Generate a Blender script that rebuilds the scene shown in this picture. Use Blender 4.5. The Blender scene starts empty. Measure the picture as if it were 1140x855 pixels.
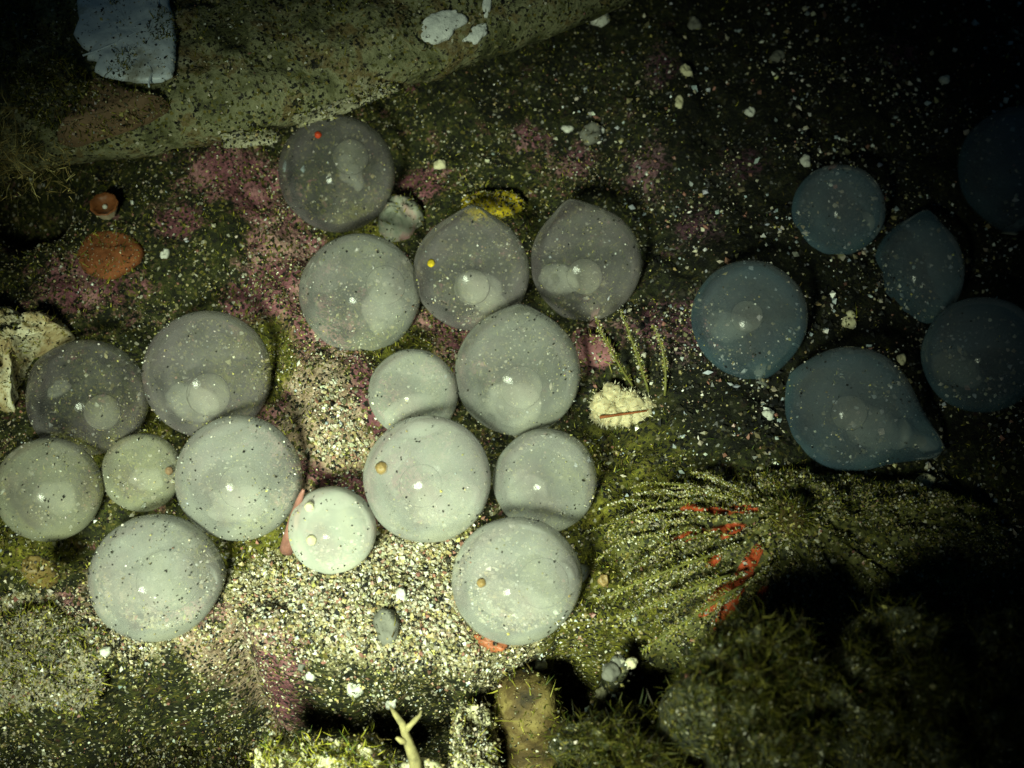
import bpy, math, random
import numpy as np
from mathutils import Vector

random.seed(7)
RNG = np.random.default_rng(11)
scene = bpy.context.scene
col = scene.collection
scene.unit_settings.system = 'METRIC'
scene.unit_settings.scale_length = 0.1          # one unit = 10 cm: an egg is about 14 mm across

# ------------------------------------------------------------------ camera
DIST, ELEV = 1.5, math.radians(62)
CAM = Vector((0, -DIST * math.cos(ELEV), DIST * math.sin(ELEV)))
FWD = (-CAM).normalized()
RIGHT = Vector((1, 0, 0))
UP = RIGHT.cross(FWD)
cam_data = bpy.data.cameras.new('camera')
cam = bpy.data.objects.new('camera', cam_data)
col.objects.link(cam)
cam.location = CAM
cam.rotation_euler = FWD.to_track_quat('-Z', 'Y').to_euler()
cam_data.sensor_width = 36
cam_data.lens = 36 * DIST / 1.14
cam_data.clip_start = 0.01
cam_data.clip_end = 100
cam_data.dof.use_dof = True
cam_data.dof.focus_distance = DIST - 0.06
cam_data.dof.aperture_fstop = 4.0
scene.camera = cam

# ------------------------------------------------------------------ light
world = bpy.data.worlds.new('World')
scene.world = world
world.use_nodes = True
wn = world.node_tree.nodes
sky = wn.new('ShaderNodeTexSky')
sky.sky_type = 'NISHITA'
sky.sun_disc = False
sky.sun_elevation = math.radians(50)
sky.sun_rotation = math.radians(200)
bg = wn['Background']
bg.inputs['Strength'].default_value = 0.0050      # the little daylight that reaches the reef at this depth
water = wn.new('ShaderNodeMix'); water.data_type = 'RGBA'; water.blend_type = 'MULTIPLY'
water.inputs[0].default_value = 1.0
water.inputs[7].default_value = (0.45, 0.95, 1.0, 1)                # daylight that has come through sea water
world.node_tree.links.new(sky.outputs[0], water.inputs[6])
world.node_tree.links.new(water.outputs[2], bg.inputs['Color'])

def px_dir(u, v):
    return FWD * DIST + RIGHT * ((u - 570) / 1000) - UP * ((v - 427.5) / 1000)

def P(u, v, z=0.0):
    """the point at height z that a pixel of the photograph looks at"""
    d = px_dir(u, v)
    return CAM + d * ((z - CAM.z) / d.z)

# the diver's torch: held low on the left of the camera, the pool of light it throws is what lights the photograph
torch_data = bpy.data.lights.new('dive_torch', 'SPOT')
torch = bpy.data.objects.new('dive_torch', torch_data)
col.objects.link(torch)
TARGET = P(408, 640, 0.03)
tdir = (-FWD - RIGHT * 0.20 - UP * 0.17).normalized()
torch.location = TARGET + tdir * 1.55
torch.rotation_euler = (-tdir).to_track_quat('-Z', 'Y').to_euler()
torch_data.energy = 385
torch_data.color = (0.85, 1.0, 0.69)
torch_data.spot_size = math.radians(38.5)
torch_data.spot_blend = 1.0
torch_data.shadow_soft_size = 0.17

scene.view_settings.view_transform = 'Standard'
scene.view_settings.look = 'None'
scene.view_settings.exposure = 0.0
scene.view_settings.gamma = 1.0
scene.view_settings.use_curve_mapping = False
scene.render.engine = 'CYCLES'
scene.cycles.use_denoising = True
scene.cycles.max_bounces = 10
scene.cycles.volume_bounces = 5
scene.cycles.transparent_max_bounces = 16
scene.cycles.caustics_reflective = False
scene.cycles.caustics_refractive = False

# ------------------------------------------------------------------ noise
def _hash(ix, iy, iz, seed):
    n = (ix * 374761393 + iy * 668265263 + iz * 2147483647 + seed * 974634777) & 0xffffffff
    n = ((n ^ (n >> 13)) * 1274126177) & 0xffffffff
    n = ((n ^ (n >> 16)) * 2246822519) & 0xffffffff
    return ((n ^ (n >> 15)) & 0xffffff) / float(0xffffff)

def noise(x, y, z=0.0, seed=0):
    x, y, z = np.broadcast_arrays(np.asarray(x, float), np.asarray(y, float), np.asarray(z, float))
    ix, iy, iz = np.floor(x).astype(np.int64), np.floor(y).astype(np.int64), np.floor(z).astype(np.int64)
    fx, fy, fz = x - ix, y - iy, z - iz
    fx, fy, fz = [f * f * f * (f * (f * 6 - 15) + 10) for f in (fx, fy, fz)]
    out = 0
    for a in (0, 1):
        for b in (0, 1):
            for c in (0, 1):
                w = (fx if a else 1 - fx) * (fy if b else 1 - fy) * (fz if c else 1 - fz)
                out = out + w * _hash(ix + a, iy + b, iz + c, seed)
    return out * 2 - 1

def fbm(x, y, z=0.0, oct=4, seed=0, gain=0.5):
    s, a, f, t = 0, 1.0, 1.0, 0
    for o in range(oct):
        s = s + a * noise(np.asarray(x) * f, np.asarray(y) * f, np.asarray(z) * f, seed + o * 17)
        t += a; a *= gain; f *= 2.03
    return s / t

def sstep(a, b, x):
    t = np.clip((x - a) / (b - a), 0, 1)
    return t * t * (3 - 2 * t)

# ------------------------------------------------------------------ mesh helpers
def tag(o, label=None, cat=None, group=None, kind=None):
    for k, v in (('label', label), ('category', cat), ('group', group), ('kind', kind)):
        if v: o[k] = v
    return o

def mesh_obj(name, V, F, mat, parent=None, smooth=True, colors=None, masks=None):
    me = bpy.data.meshes.new(name)
    V = np.asarray(V, np.float32)
    F = np.asarray(F, np.int32) if not isinstance(F, list) else F
    if isinstance(F, list):
        me.from_pydata(V.tolist(), [], F)
    else:
        n, k = F.shape
        me.vertices.add(len(V)); me.vertices.foreach_set('co', V.ravel())
        me.loops.add(n * k); me.loops.foreach_set('vertex_index', F.ravel())
        me.polygons.add(n); me.polygons.foreach_set('loop_start', np.arange(0, n * k, k, dtype=np.int32))
        me.update(calc_edges=True)
    me.polygons.foreach_set('use_smooth', np.full(len(me.polygons), smooth))
    for nm, arr in (('tint', colors), ('mask', masks)):
        if arr is not None:
            at = me.color_attributes.new(nm, 'FLOAT_COLOR', 'POINT')
            a = np.ones((len(V), 4), np.float32); a[:, :arr.shape[1]] = arr
            at.data.foreach_set('color', a.ravel())
    me.update()
    me.materials.append(mat)
    o = bpy.data.objects.new(name, me)
    col.objects.link(o)
    if parent is not None:
        o.parent = parent
    return o

def empty(name, loc):
    o = bpy.data.objects.new(name, None)
    o.empty_display_size = 0.02
    col.objects.link(o); o.location = loc
    return o

def grid_faces(nr, nc, wrap=False):
    r = np.arange(nr - 1)[:, None]; c = np.arange(nc if wrap else nc - 1)[None, :]
    c2 = (c + 1) % nc
    return np.stack([(r * nc + c), (r * nc + c2), ((r + 1) * nc + c2), ((r + 1) * nc + c)], -1).reshape(-1, 4)

# ------------------------------------------------------------------ materials
def new_mat(name):
    m = bpy.data.materials.new(name); m.use_nodes = True
    nt = m.node_tree
    return m, nt, nt.nodes, nt.links, nt.nodes['Principled BSDF']

def ramp(nodes, stops):
    r = nodes.new('ShaderNodeValToRGB')
    el = r.color_ramp.elements
    while len(el) < len(stops): el.new(0.5)
    for e, (p, c) in zip(el, stops):
        e.position = p; e.color = (*c, 1)
    return r

def noise_node(nt, scale, detail=6, rough=0.6, coord='Object', dist=0.0):
    tc = nt.nodes.new('ShaderNodeTexCoord')
    n = nt.nodes.new('ShaderNodeTexNoise')
    n.inputs['Scale'].default_value = scale; n.inputs['Detail'].default_value = detail
    n.inputs['Roughness'].default_value = rough; n.inputs['Distortion'].default_value = dist
    nt.links.new(tc.outputs[coord], n.inputs['Vector'])
    return n

def mix_node(nt, fac, a, b):
    m = nt.nodes.new('ShaderNodeMix'); m.data_type = 'RGBA'
    for s, v in ((m.inputs[0], fac), (m.inputs[6], a), (m.inputs[7], b)):
        if isinstance(v, (tuple, list)): s.default_value = (*v, 1)
        elif isinstance(v, (int, float)): s.default_value = v
        else: nt.links.new(v, s)
    return m.outputs[2]

def bump(nt, bsdf, height, strength, dist=0.004):
    b = nt.nodes.new('ShaderNodeBump')
    b.inputs['Strength'].default_value = strength; b.inputs['Distance'].default_value = dist
    nt.links.new(height, b.inputs['Height']); nt.links.new(b.outputs[0], bsdf.inputs['Normal'])

def grain_overlay(nt, colr, scale=330, amount=0.5, bright=1.0):
    """mixed sand grains and silt too fine to build, one colour per cell"""
    N, L = nt.nodes, nt.links
    tc = N.new('ShaderNodeTexCoord')
    v = N.new('ShaderNodeTexVoronoi'); v.inputs['Scale'].default_value = scale
    L.new(tc.outputs['Object'], v.inputs['Vector'])
    sp = N.new('ShaderNodeSeparateColor'); L.new(v.outputs['Color'], sp.inputs[0])
    b = bright
    r = ramp(N, [(0.0, (0.006, 0.006, 0.004)), (0.30, (0.03 * b, 0.034 * b, 0.008 * b)), (0.52, (0.11 * b, 0.11 * b, 0.02 * b)), (0.74, (0.22 * b, 0.18 * b, 0.035 * b)), (0.88, (0.40 * b, 0.36 * b, 0.18 * b)), (0.96, (0.75 * b, 0.70 * b, 0.55 * b))])
    r.color_ramp.interpolation = 'CONSTANT'
    L.new(sp.outputs[0], r.inputs[0])
    n = noise_node(nt, 26, 5, 0.7)
    a = N.new('ShaderNodeMath'); a.operation = 'MULTIPLY_ADD'; L.new(n.outputs['Fac'], a.inputs[0]); a.inputs[1].default_value = -1.6; L.new(sp.outputs[1], a.inputs[2])
    g = N.new('ShaderNodeMapRange'); g.inputs[1].default_value = -0.80 + (1 - amount) * 1.0; g.inputs[2].default_value = g.inputs[1].default_value + 0.12
    L.new(a.outputs[0], g.inputs[0])
    return mix_node(nt, g.outputs[0], colr, r.outputs[0])

def stone_mat(name, stops, scale=14, rough=0.75, fine=120, speck=None, speck_amt=0.60, bumps=0.6, spec=0.3, grain=0.0):
    m, nt, N, L, B = new_mat(name)
    n1 = noise_node(nt, scale, 8, 0.65, dist=0.4)
    r = ramp(N, stops); L.new(n1.outputs['Fac'], r.inputs[0])
    colr = r.outputs[0]
    n2 = noise_node(nt, fine, 3, 0.7)
    if speck:
        r2 = ramp(N, [(speck_amt, (0, 0, 0)), (speck_amt + 0.05, (1, 1, 1))])
        L.new(n2.outputs['Fac'], r2.inputs[0])
        colr = mix_node(nt, r2.outputs[0], colr, speck)
    if grain: colr = grain_overlay(nt, colr, 320, grain, 0.6)
    L.new(colr, B.inputs['Base Color'])
    B.inputs['Roughness'].default_value = rough
    B.inputs['Specular IOR Level'].default_value = spec
    add = N.new('ShaderNodeMath'); add.operation = 'MULTIPLY_ADD'
    L.new(n2.outputs['Fac'], add.inputs[0]); add.inputs[1].default_value = 0.5; L.new(n1.outputs['Fac'], add.inputs[2])
    bump(nt, B, add.outputs[0], bumps)
    return m

def soft_mat(name, colour, var=0.25, scale=30, rough=0.5, sss=0.35, spec=0.3):
    """flesh, sponge, algae: a little light passes into it"""
    m, nt, N, L, B = new_mat(name)
    n1 = noise_node(nt, scale, 5, 0.6)
    c = np.array(colour)
    r = ramp(N, [(0.3, tuple(c * (1 - var))), (0.7, tuple(np.minimum(c * (1 + var), 0.95)))])
    L.new(n1.outputs['Fac'], r.inputs[0]); L.new(r.outputs[0], B.inputs['Base Color'])
    B.inputs['Roughness'].default_value = rough
    B.inputs['Specular IOR Level'].default_value = spec
    B.inputs['Subsurface Weight'].default_value = sss
    B.inputs['Subsurface Radius'].default_value = (1, 0.7, 0.5)
    B.inputs['Subsurface Scale'].default_value = 0.008
    bump(nt, B, n1.outputs['Fac'], 0.3)
    return m

def tint_mat(name, rough=0.45, spec=0.5, var=0.0):
    """colour of every single grain or blade is stored on it"""
    m, nt, N, L, B = new_mat(name)
    a = N.new('ShaderNodeAttribute'); a.attribute_name = 'tint'
    L.new(a.outputs['Color'], B.inputs['Base Color'])
    B.inputs['Roughness'].default_value = rough
    B.inputs['Specular IOR Level'].default_value = spec
    return m

GRAIN = tint_mat('sand_grain', 0.35, 0.5)
BLADE = tint_mat('algae_blade', 0.6, 0.2)

def floor_mat():
    m, nt, N, L, B = new_mat('reef_floor')
    at = N.new('ShaderNodeAttribute'); at.attribute_name = 'mask'
    sep = N.new('ShaderNodeSeparateColor'); L.new(at.outputs['Color'], sep.inputs[0])
    big = noise_node(nt, 9, 8, 0.65, dist=0.5)
    mid = noise_node(nt, 38, 8, 0.7, dist=0.3)
    fine = noise_node(nt, 190, 4, 0.75)
    r0 = ramp(N, [(0.32, (0.004, 0.005, 0.002)), (0.46, (0.016, 0.019, 0.004)), (0.57, (0.052, 0.058, 0.010)), (0.66, (0.075, 0.022, 0.018))])
    L.new(mid.outputs['Fac'], r0.inputs[0])
    def gate(mask, tex, gain, off):
        # patch shows where its mask plus grainy noise passes a threshold
        a = N.new('ShaderNodeMath'); a.operation = 'MULTIPLY_ADD'
        L.new(tex, a.inputs[0]); a.inputs[1].default_value = gain; L.new(mask, a.inputs[2])
        g = N.new('ShaderNodeMapRange'); g.clamp = True
        g.inputs[1].default_value = off; g.inputs[2].default_value = off + 0.25
        L.new(a.outputs[0], g.inputs[0])
        return g.outputs[0]
    pr = ramp(N, [(0.3, (0.10, 0.03, 0.04)), (0.5, (0.27, 0.10, 0.125)), (0.68, (0.50, 0.30, 0.26))])
    L.new(big.outputs['Fac'], pr.inputs[0])
    mf = N.new('ShaderNodeMath'); mf.operation = 'MULTIPLY_ADD'
    L.new(fine.outputs['Fac'], mf.inputs[0]); mf.inputs[1].default_value = 0.45; L.new(mid.outputs['Fac'], mf.inputs[2])
    c = mix_node(nt, gate(sep.outputs[0], mf.outputs[0], 1.6, 1.50), r0.outputs[0], pr.outputs[0])
    yr = ramp(N, [(0.3, (0.03, 0.032, 0.004)), (0.52, (0.13, 0.125, 0.012)), (0.75, (0.34, 0.30, 0.045))])
    L.new(mid.outputs['Fac'], yr.inputs[0])
    c = mix_node(nt, gate(sep.outputs[2], big.outputs['Fac'], 1.2, 0.85), c, yr.outputs[0])
    sr = ramp(N, [(0.30, (0.06, 0.05, 0.02)), (0.46, (0.30, 0.26, 0.13)), (0.6, (0.52, 0.46, 0.28)), (0.72, (0.40, 0.22, 0.15))])
    L.new(fine.outputs['Fac'], sr.inputs[0])
    c = mix_node(nt, gate(sep.outputs[1], mid.outputs['Fac'], 1.2, 0.9), c, sr.outputs[0])
    tr_ = ramp(N, [(0.3, (0.14, 0.085, 0.05)), (0.5, (0.36, 0.25, 0.17)), (0.68, (0.56, 0.44, 0.34))])
    L.new(mid.outputs['Fac'], tr_.inputs[0])
    c = mix_node(nt, gate(at.outputs['Alpha'], mid.outputs['Fac'], 1.3, 0.95), c, tr_.outputs[0])
    fr = ramp(N, [(0.38, (0.3, 0.3, 0.3)), (0.54, (1, 1, 1))])
    L.new(fine.outputs['Fac'], fr.inputs[0])
    c = grain_overlay(nt, c, 320, 0.44, 0.62)
    mul = N.new('ShaderNodeMix'); mul.data_type = 'RGBA'; mul.blend_type = 'MULTIPLY'; mul.inputs[0].default_value = 0.8
    L.new(c, mul.inputs[6]); L.new(fr.outputs[0], mul.inputs[7])
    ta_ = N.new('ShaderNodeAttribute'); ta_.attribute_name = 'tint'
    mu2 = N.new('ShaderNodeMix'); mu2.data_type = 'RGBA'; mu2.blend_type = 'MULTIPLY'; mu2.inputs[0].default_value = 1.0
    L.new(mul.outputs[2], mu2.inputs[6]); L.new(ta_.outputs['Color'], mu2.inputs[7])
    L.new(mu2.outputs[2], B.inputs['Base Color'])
    B.inputs['Roughness'].default_value = 0.8
    B.inputs['Specular IOR Level'].default_value = 0.25
    add = N.new('ShaderNodeMath'); add.operation = 'MULTIPLY_ADD'
    L.new(fine.outputs['Fac'], add.inputs[0]); add.inputs[1].default_value = 0.6; L.new(mid.outputs['Fac'], add.inputs[2])
    bump(nt, B, add.outputs[0], 0.9, 0.006)
    return m

# ------------------------------------------------------------------ the reef floor
def P0(u, v):
    """plane z = 0 seen at pixels u, v (arrays)"""
    u = np.asarray(u, float); v = np.asarray(v, float)
    d = np.array(FWD) * DIST + np.array(RIGHT) * ((u - 570) / 1000)[..., None] - np.array(UP) * ((v - 427.5) / 1000)[..., None]
    t = -CAM.z / d[..., 2]
    p = np.array(CAM) + d * t[..., None]
    return p[..., 0], p[..., 1]

EDGE_U = [-800, -100, 60, 160, 235, 262, 290, 360, 430, 520, 575, 620, 680, 740, 800, 870, 960, 1200, 2000]
EDGE_V = [800, 800, 775, 745, 715, 690, 735, 752, 765, 752, 735, 712, 700, 712, 760, 800, 830, 850, 850]

def H(u, v):
    """height of the floor over the plane point seen at pixel (u, v)"""
    u = np.asarray(u, float); v = np.asarray(v, float)
    h = 0.034 * fbm(u / 210, v / 210, 0, 3, 1) + 0.017 * fbm(u / 62, v / 62, 0, 3, 5) + 0.0065 * fbm(u / 19, v / 19, 0, 3, 9)
    h = h * (1 - 0.35 * np.exp(-(((u - 430) / 150) ** 2 + ((v - 680) / 70) ** 2)))
    # sand apron
    h = h + 0.030 * np.exp(-(((u - 430) / 130) ** 2 + ((v - 690) / 55) ** 2))
    # pink knob beside the sand, tan rock shoulder in the middle
    h = h + 0.022 * np.exp(-(((u - 300) / 32) ** 2 + ((v - 700) / 26) ** 2))
    h = h + 0.028 * np.exp(-(((u - 365) / 45) ** 2 + ((v - 450) / 60) ** 2))
    # black hole on the far left below the weed
    h = h - 0.10 * np.exp(-(((u - 25) / 38) ** 2 + ((v - 222) / 30) ** 2))
    h = h - 0.05 * np.exp(-(((u - 640) / 90) ** 2 + ((v - 470) / 40) ** 2)) * 0.4
    h = h - 0.06 * np.exp(-(((u - 1080) / 60) ** 2 + ((v - 300) / 80) ** 2))
    # the ledge breaks off into a gap
    e = np.interp(u, EDGE_U, EDGE_V) + 16 * fbm(u / 40, v / 90, 3.0, 3, 21)
    drop = sstep(-14, 48, v - e)
    depth = np.interp(u, [-300, 100, 300, 600, 760, 900, 1200], [0.10, 0.13, 0.24, 0.32, 0.24, 0.16, 0.12])
    h = h - depth * drop
    # the near lip of the gap, mostly below the frame
    lip = sstep(905, 1010, v + 22 * fbm(u / 70, 0, 7.0, 3, 31)) * np.interp(u, [-600, 0, 400, 700, 1200], [0.24, 0.26, 0.36, 0.44, 0.40])
    return h + lip * (1 - sstep(1150, 1500, v) * 0.6)

def floor_pt(px, py):
    z = 0.0
    u, v = px, py
    for _ in range(14):
        p = P(px, py, z)
        # plane pixel of the point straight below
        q = Vector((p.x, p.y, 0)) - CAM
        s = DIST / q.dot(FWD)
        u = 570 + q.dot(RIGHT) * s * 1000; v = 427.5 - q.dot(UP) * s * 1000
        z = 0.5 * z + 0.5 * float(H(u, v))
    return P(px, py, z)

def G(u, v, s):
    cu, cv = s[0], s[1]; ru = s[2]; rv = s[3] if len(s) > 3 else s[2]
    return np.exp(-(((u - cu) / ru) ** 2 + ((v - cv) / rv) ** 2))

PINK = [(375, 440, 40, 60), (400, 500, 30, 30), (350, 480, 30, 40), (450, 690, 40, 12), (262, 205, 48, 28), (318, 285, 38, 50), (325, 385, 48, 50), (300, 340, 34, 30), (335, 440, 55, 60), (300, 700, 45, 34), (300, 745, 50, 22),
        (640, 178, 28, 22), (780, 255, 34), (735, 360, 45, 30), (765, 385, 35), (720, 190, 30), (590, 155, 20, 16), (470, 195, 24, 18), (95, 320, 50, 30),
        (660, 385, 28), (120, 690, 70, 40), (230, 690, 40, 25), (200, 255, 26, 18), (380, 520, 40), (1000, 60, 40), (420, 700, 30, 14), (530, 690, 30, 20),
        (735, 85, 22), (830, 190, 30), (480, 560, 60), (60, 700, 40), (280, 345, 26, 22), (500, 380, 40)]
SAND = [(430, 680, 140, 62), (560, 735, 60, 30), (375, 455, 18, 20), (395, 500, 22, 22), (365, 500, 14, 16), (150, 705, 60, 22), (60, 720, 40, 30), (350, 660, 80, 40), (480, 620, 50),
        (30, 680, 36, 24)]
YELLOW = [(690, 560, 70, 90), (660, 690, 70, 50), (440, 385, 40, 26), (245, 600, 50, 34), (20, 610, 60, 30), (320, 630, 36), (740, 620, 90, 70),
          (280, 400, 50, 50), (545, 228, 34, 16), (640, 620, 40, 60), (690, 505, 36), (130, 500, 60), (480, 590, 50), (565, 225, 22, 16), (400, 250, 40)]

TAN = [(362, 445, 34, 54), (392, 505, 30, 26), (338, 480, 26, 34), (235, 715, 40, 24), (120, 660, 40, 30), (330, 560, 30, 20), (500, 700, 50, 20)]
def floor_masks(u, v):
    def tot(L): return np.clip(sum(G(u, v, s) for s in L), 0, 1)
    left = 1 - sstep(560, 900, u)
    pk = np.clip(tot(PINK) * 0.72 + 0.20 * left * (1 - sstep(560, 700, v)), 0, 1)
    sd = np.clip(tot(SAND) * (1.0 + 0.9 * fbm(u / 28, v / 28, 0, 3, 51)), 0, 1) * (1 - sstep(0, 26, v - np.interp(u, EDGE_U, EDGE_V)))
    ye = tot(YELLOW)
    pk = pk * np.where(u > 500, 0.78, 1.0)
    tn = np.clip(sum(G(u, v, q) for q in TAN), 0, 1)
    return np.stack([pk * (1 - 0.6 * tn), sd, ye, tn], -1)

def floor_tint(u, v):
    # floor colour gets darker and bluer towards the upper right and along the top
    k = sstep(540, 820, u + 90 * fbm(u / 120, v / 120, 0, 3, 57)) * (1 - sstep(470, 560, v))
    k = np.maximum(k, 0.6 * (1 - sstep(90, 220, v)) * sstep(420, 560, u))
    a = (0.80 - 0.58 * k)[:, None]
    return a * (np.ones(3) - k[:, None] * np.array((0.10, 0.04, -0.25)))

def spaced(a, b, lo, hi, n, m):
    inner = np.linspace(a, b, n)
    t = (np.linspace(0, 1, m + 1)[1:]) ** 2
    return np.concatenate([(a + (lo - a) * t)[::-1], inner, b + (hi - b) * t])

uu = spaced(-60, 1200, -900, 2040, 470, 46)
vv = spaced(-60, 1040, -800, 1500, 410, 40)
U, Vv = np.meshgrid(uu, vv)
X, Y = P0(U, Vv)
Z = H(U, Vv)
fm = floor_masks(U.ravel(), Vv.ravel())
floor = mesh_obj('reef_floor', np.stack([X.ravel(), Y.ravel(), Z.ravel()], -1), grid_faces(len(vv), len(uu))[:, ::-1], floor_mat(), masks=fm, colors=floor_tint(U.ravel(), Vv.ravel()))
tag(floor, 'dark algae covered reef floor with pink crusts and a deep gap', None, None, 'structure')

# ------------------------------------------------------------------ scatter helpers
OCT_V = np.array([(1, 0, 0), (-1, 0, 0), (0, 1, 0), (0, -1, 0), (0, 0, 1), (0, 0, -1)], float)
OCT_F = np.array([(0, 2, 4), (2, 1, 4), (1, 3, 4), (3, 0, 4), (2, 0, 5), (1, 2, 5), (3, 1, 5), (0, 3, 5)])

def rand_rot(n):
    q = RNG.normal(size=(n, 4)); q /= np.linalg.norm(q, axis=1)[:, None]
    w, x, y, z = q.T
    return np.stack([1 - 2 * (y * y + z * z), 2 * (x * y - z * w), 2 * (x * z + y * w),
                     2 * (x * y + z * w), 1 - 2 * (x * x + z * z), 2 * (y * z - x * w),
                     2 * (x * z - y * w), 2 * (y * z + x * w), 1 - 2 * (x * x + y * y)], -1).reshape(n, 3, 3)

def grains(name, pos, size, colors, parent=None, mat=GRAIN):
    n = len(pos)
    v = OCT_V[None] * RNG.uniform(0.55, 1.25, (n, 6, 1)) * RNG.uniform(0.6, 1.3, (n, 1, 3))
    v = np.einsum('nij,nkj->nki', rand_rot(n), v) * np.asarray(size)[:, None, None] + np.asarray(pos)[:, None, :]
    f = OCT_F[None] + (np.arange(n) * 6)[:, None, None]
    return mesh_obj(name, v.reshape(-1, 3), f.reshape(-1, 3), mat, parent, False, np.repeat(colors, 6, 0))

PAL = np.array([(0.012, 0.012, 0.012), (0.03, 0.028, 0.02), (0.60, 0.56, 0.44), (0.78, 0.76, 0.70), (0.50, 0.44, 0.22), (0.38, 0.30, 0.14),
                (0.33, 0.16, 0.12), (0.45, 0.40, 0.30), (0.20, 0.18, 0.10), (0.55, 0.50, 0.16), (0.42, 0.46, 0.50)])
def pick(n, w):
    w = np.asarray(w, float)
    c = PAL[RNG.choice(len(PAL), n, p=w / w.sum())] * RNG.uniform(0.52, 0.92, (n, 1))
    return np.clip(c * RNG.uniform(0.93, 1.07, (n, 3)), 0, 0.85)

def on_floor(u, v, lift=0.0):
    x, y = P0(u, v)
    return np.stack([x, y, H(u, v) + lift], -1)

def scatter_floor(name, n, box, dens, smin, smax, w, power=2.5, label=None, lift=0.3):
    u = RNG.uniform(box[0], box[2], n); v = RNG.uniform(box[1], box[3], n)
    k = RNG.uniform(size=n) < dens(u, v)
    u, v = u[k], v[k]
    s = smin + (smax - smin) * RNG.uniform(size=len(u)) ** power
    o = grains(name, on_floor(u, v, s * lift), s, pick(len(u), w))
    return tag(o, label, 'sand', None, 'stuff')

def sand_d(u, v):
    m = floor_masks(u, v)
    return m[:, 1]

scatter_floor('sand', 150000, (-40, 380, 760, 830), lambda u, v: sand_d(u, v) ** 1.3, 0.0006, 0.0036,
              (6, 6, 20, 4, 6, 15, 7, 26, 14, 1, 0.5), 4.0, label='cream sand heaped in front of the eggs')
def patchy(u, v):
    return np.clip(0.45 + 1.3 * fbm(u / 45, v / 45, 0, 3, 44), 0.05, 1) * 1.0
scatter_floor('sand', 80000, (-150, -150, 1290, 960), lambda u, v: patchy(u, v) * np.interp(u, [500, 800], [1, 0.25]), 0.0007, 0.0021,
              (16, 12, 3, 1.5, 6, 9, 4, 4, 22, 4, 0.7), label='fine mixed sand sprinkled over the reef floor')
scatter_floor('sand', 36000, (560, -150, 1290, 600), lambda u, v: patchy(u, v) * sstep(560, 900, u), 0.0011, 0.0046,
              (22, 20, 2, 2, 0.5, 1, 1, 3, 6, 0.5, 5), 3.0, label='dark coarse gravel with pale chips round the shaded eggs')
scatter_floor('sand', 1700, (-60, -60, 1200, 830), lambda u, v: 0.8 + 0 * u, 0.0018, 0.0042,
              (3, 3, 5, 4, 3, 4, 2, 8, 6, 1, 4), 3.0, label='scattered larger pale grains of shell sand')

scatter_floor('sand', 30000, (-60, 690, 860, 860), lambda u, v: 0.35 + 0.65 * patchy(u, v), 0.0008, 0.0028,
              (14, 10, 4, 3, 5, 6, 2, 6, 16, 4, 1), 2.5, label='dark silt and grains lining the gap below the sand')

def blades(name, base, nrm, length, width, colors, parent=None, curl=0.5):
    """thin tapering blades: 5 points, 3 triangles each"""
    n = len(base)
    nrm = nrm / np.linalg.norm(nrm, axis=1)[:, None]
    side = np.cross(nrm, RNG.normal(size=(n, 3))); side /= np.linalg.norm(side, axis=1)[:, None]
    bend = np.cross(nrm, side) * RNG.normal(size=(n, 1)) * curl
    L = length[:, None]; W = width[:, None]
    mid = base + nrm * L * 0.5 + bend * L * 0.22
    tip = base + nrm * L * 0.92 + bend * L * 0.75
    v = np.stack([base - side * W, base + side * W, mid - side * W * 0.75, mid + side * W * 0.75, tip], 1)
    f = np.array([(0, 1, 3), (0, 3, 2), (2, 3, 4)])[None] + (np.arange(n) * 5)[:, None, None]
    return mesh_obj(name, v.reshape(-1, 3), f.reshape(-1, 3), BLADE, parent, True, np.repeat(colors, 5, 0))

GREENS = np.array([(0.10, 0.105, 0.010), (0.17, 0.165, 0.016), (0.045, 0.065, 0.010), (0.26, 0.235, 0.03), (0.075, 0.055, 0.014)])
def greens(n, k=1.0):
    return np.clip(GREENS[RNG.integers(0, len(GREENS), n)] * RNG.uniform(0.7, 1.25, (n, 1)) * k, 0, 0.8)

def surface_points(o, n, up=0.0):
    me = o.data; me.calc_loop_triangles()
    tv = np.empty(len(me.loop_triangles) * 3, np.int32); me.loop_triangles.foreach_get('vertices', tv); tv = tv.reshape(-1, 3)
    co = np.empty(len(me.vertices) * 3); me.vertices.foreach_get('co', co); co = co.reshape(-1, 3)
    a, b, c = co[tv[:, 0]], co[tv[:, 1]], co[tv[:, 2]]
    nn = np.cross(b - a, c - a); ar = np.linalg.norm(nn, axis=1) + 1e-15; nn = nn / ar[:, None]
    w = ar * (nn[:, 2] > up)
    i = RNG.choice(len(tv), n, p=w / w.sum())
    r1, r2 = np.sqrt(RNG.uniform(size=(n, 1))), RNG.uniform(size=(n, 1))
    return a[i] * (1 - r1) + b[i] * r1 * (1 - r2) + c[i] * r1 * r2, nn[i]

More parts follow.
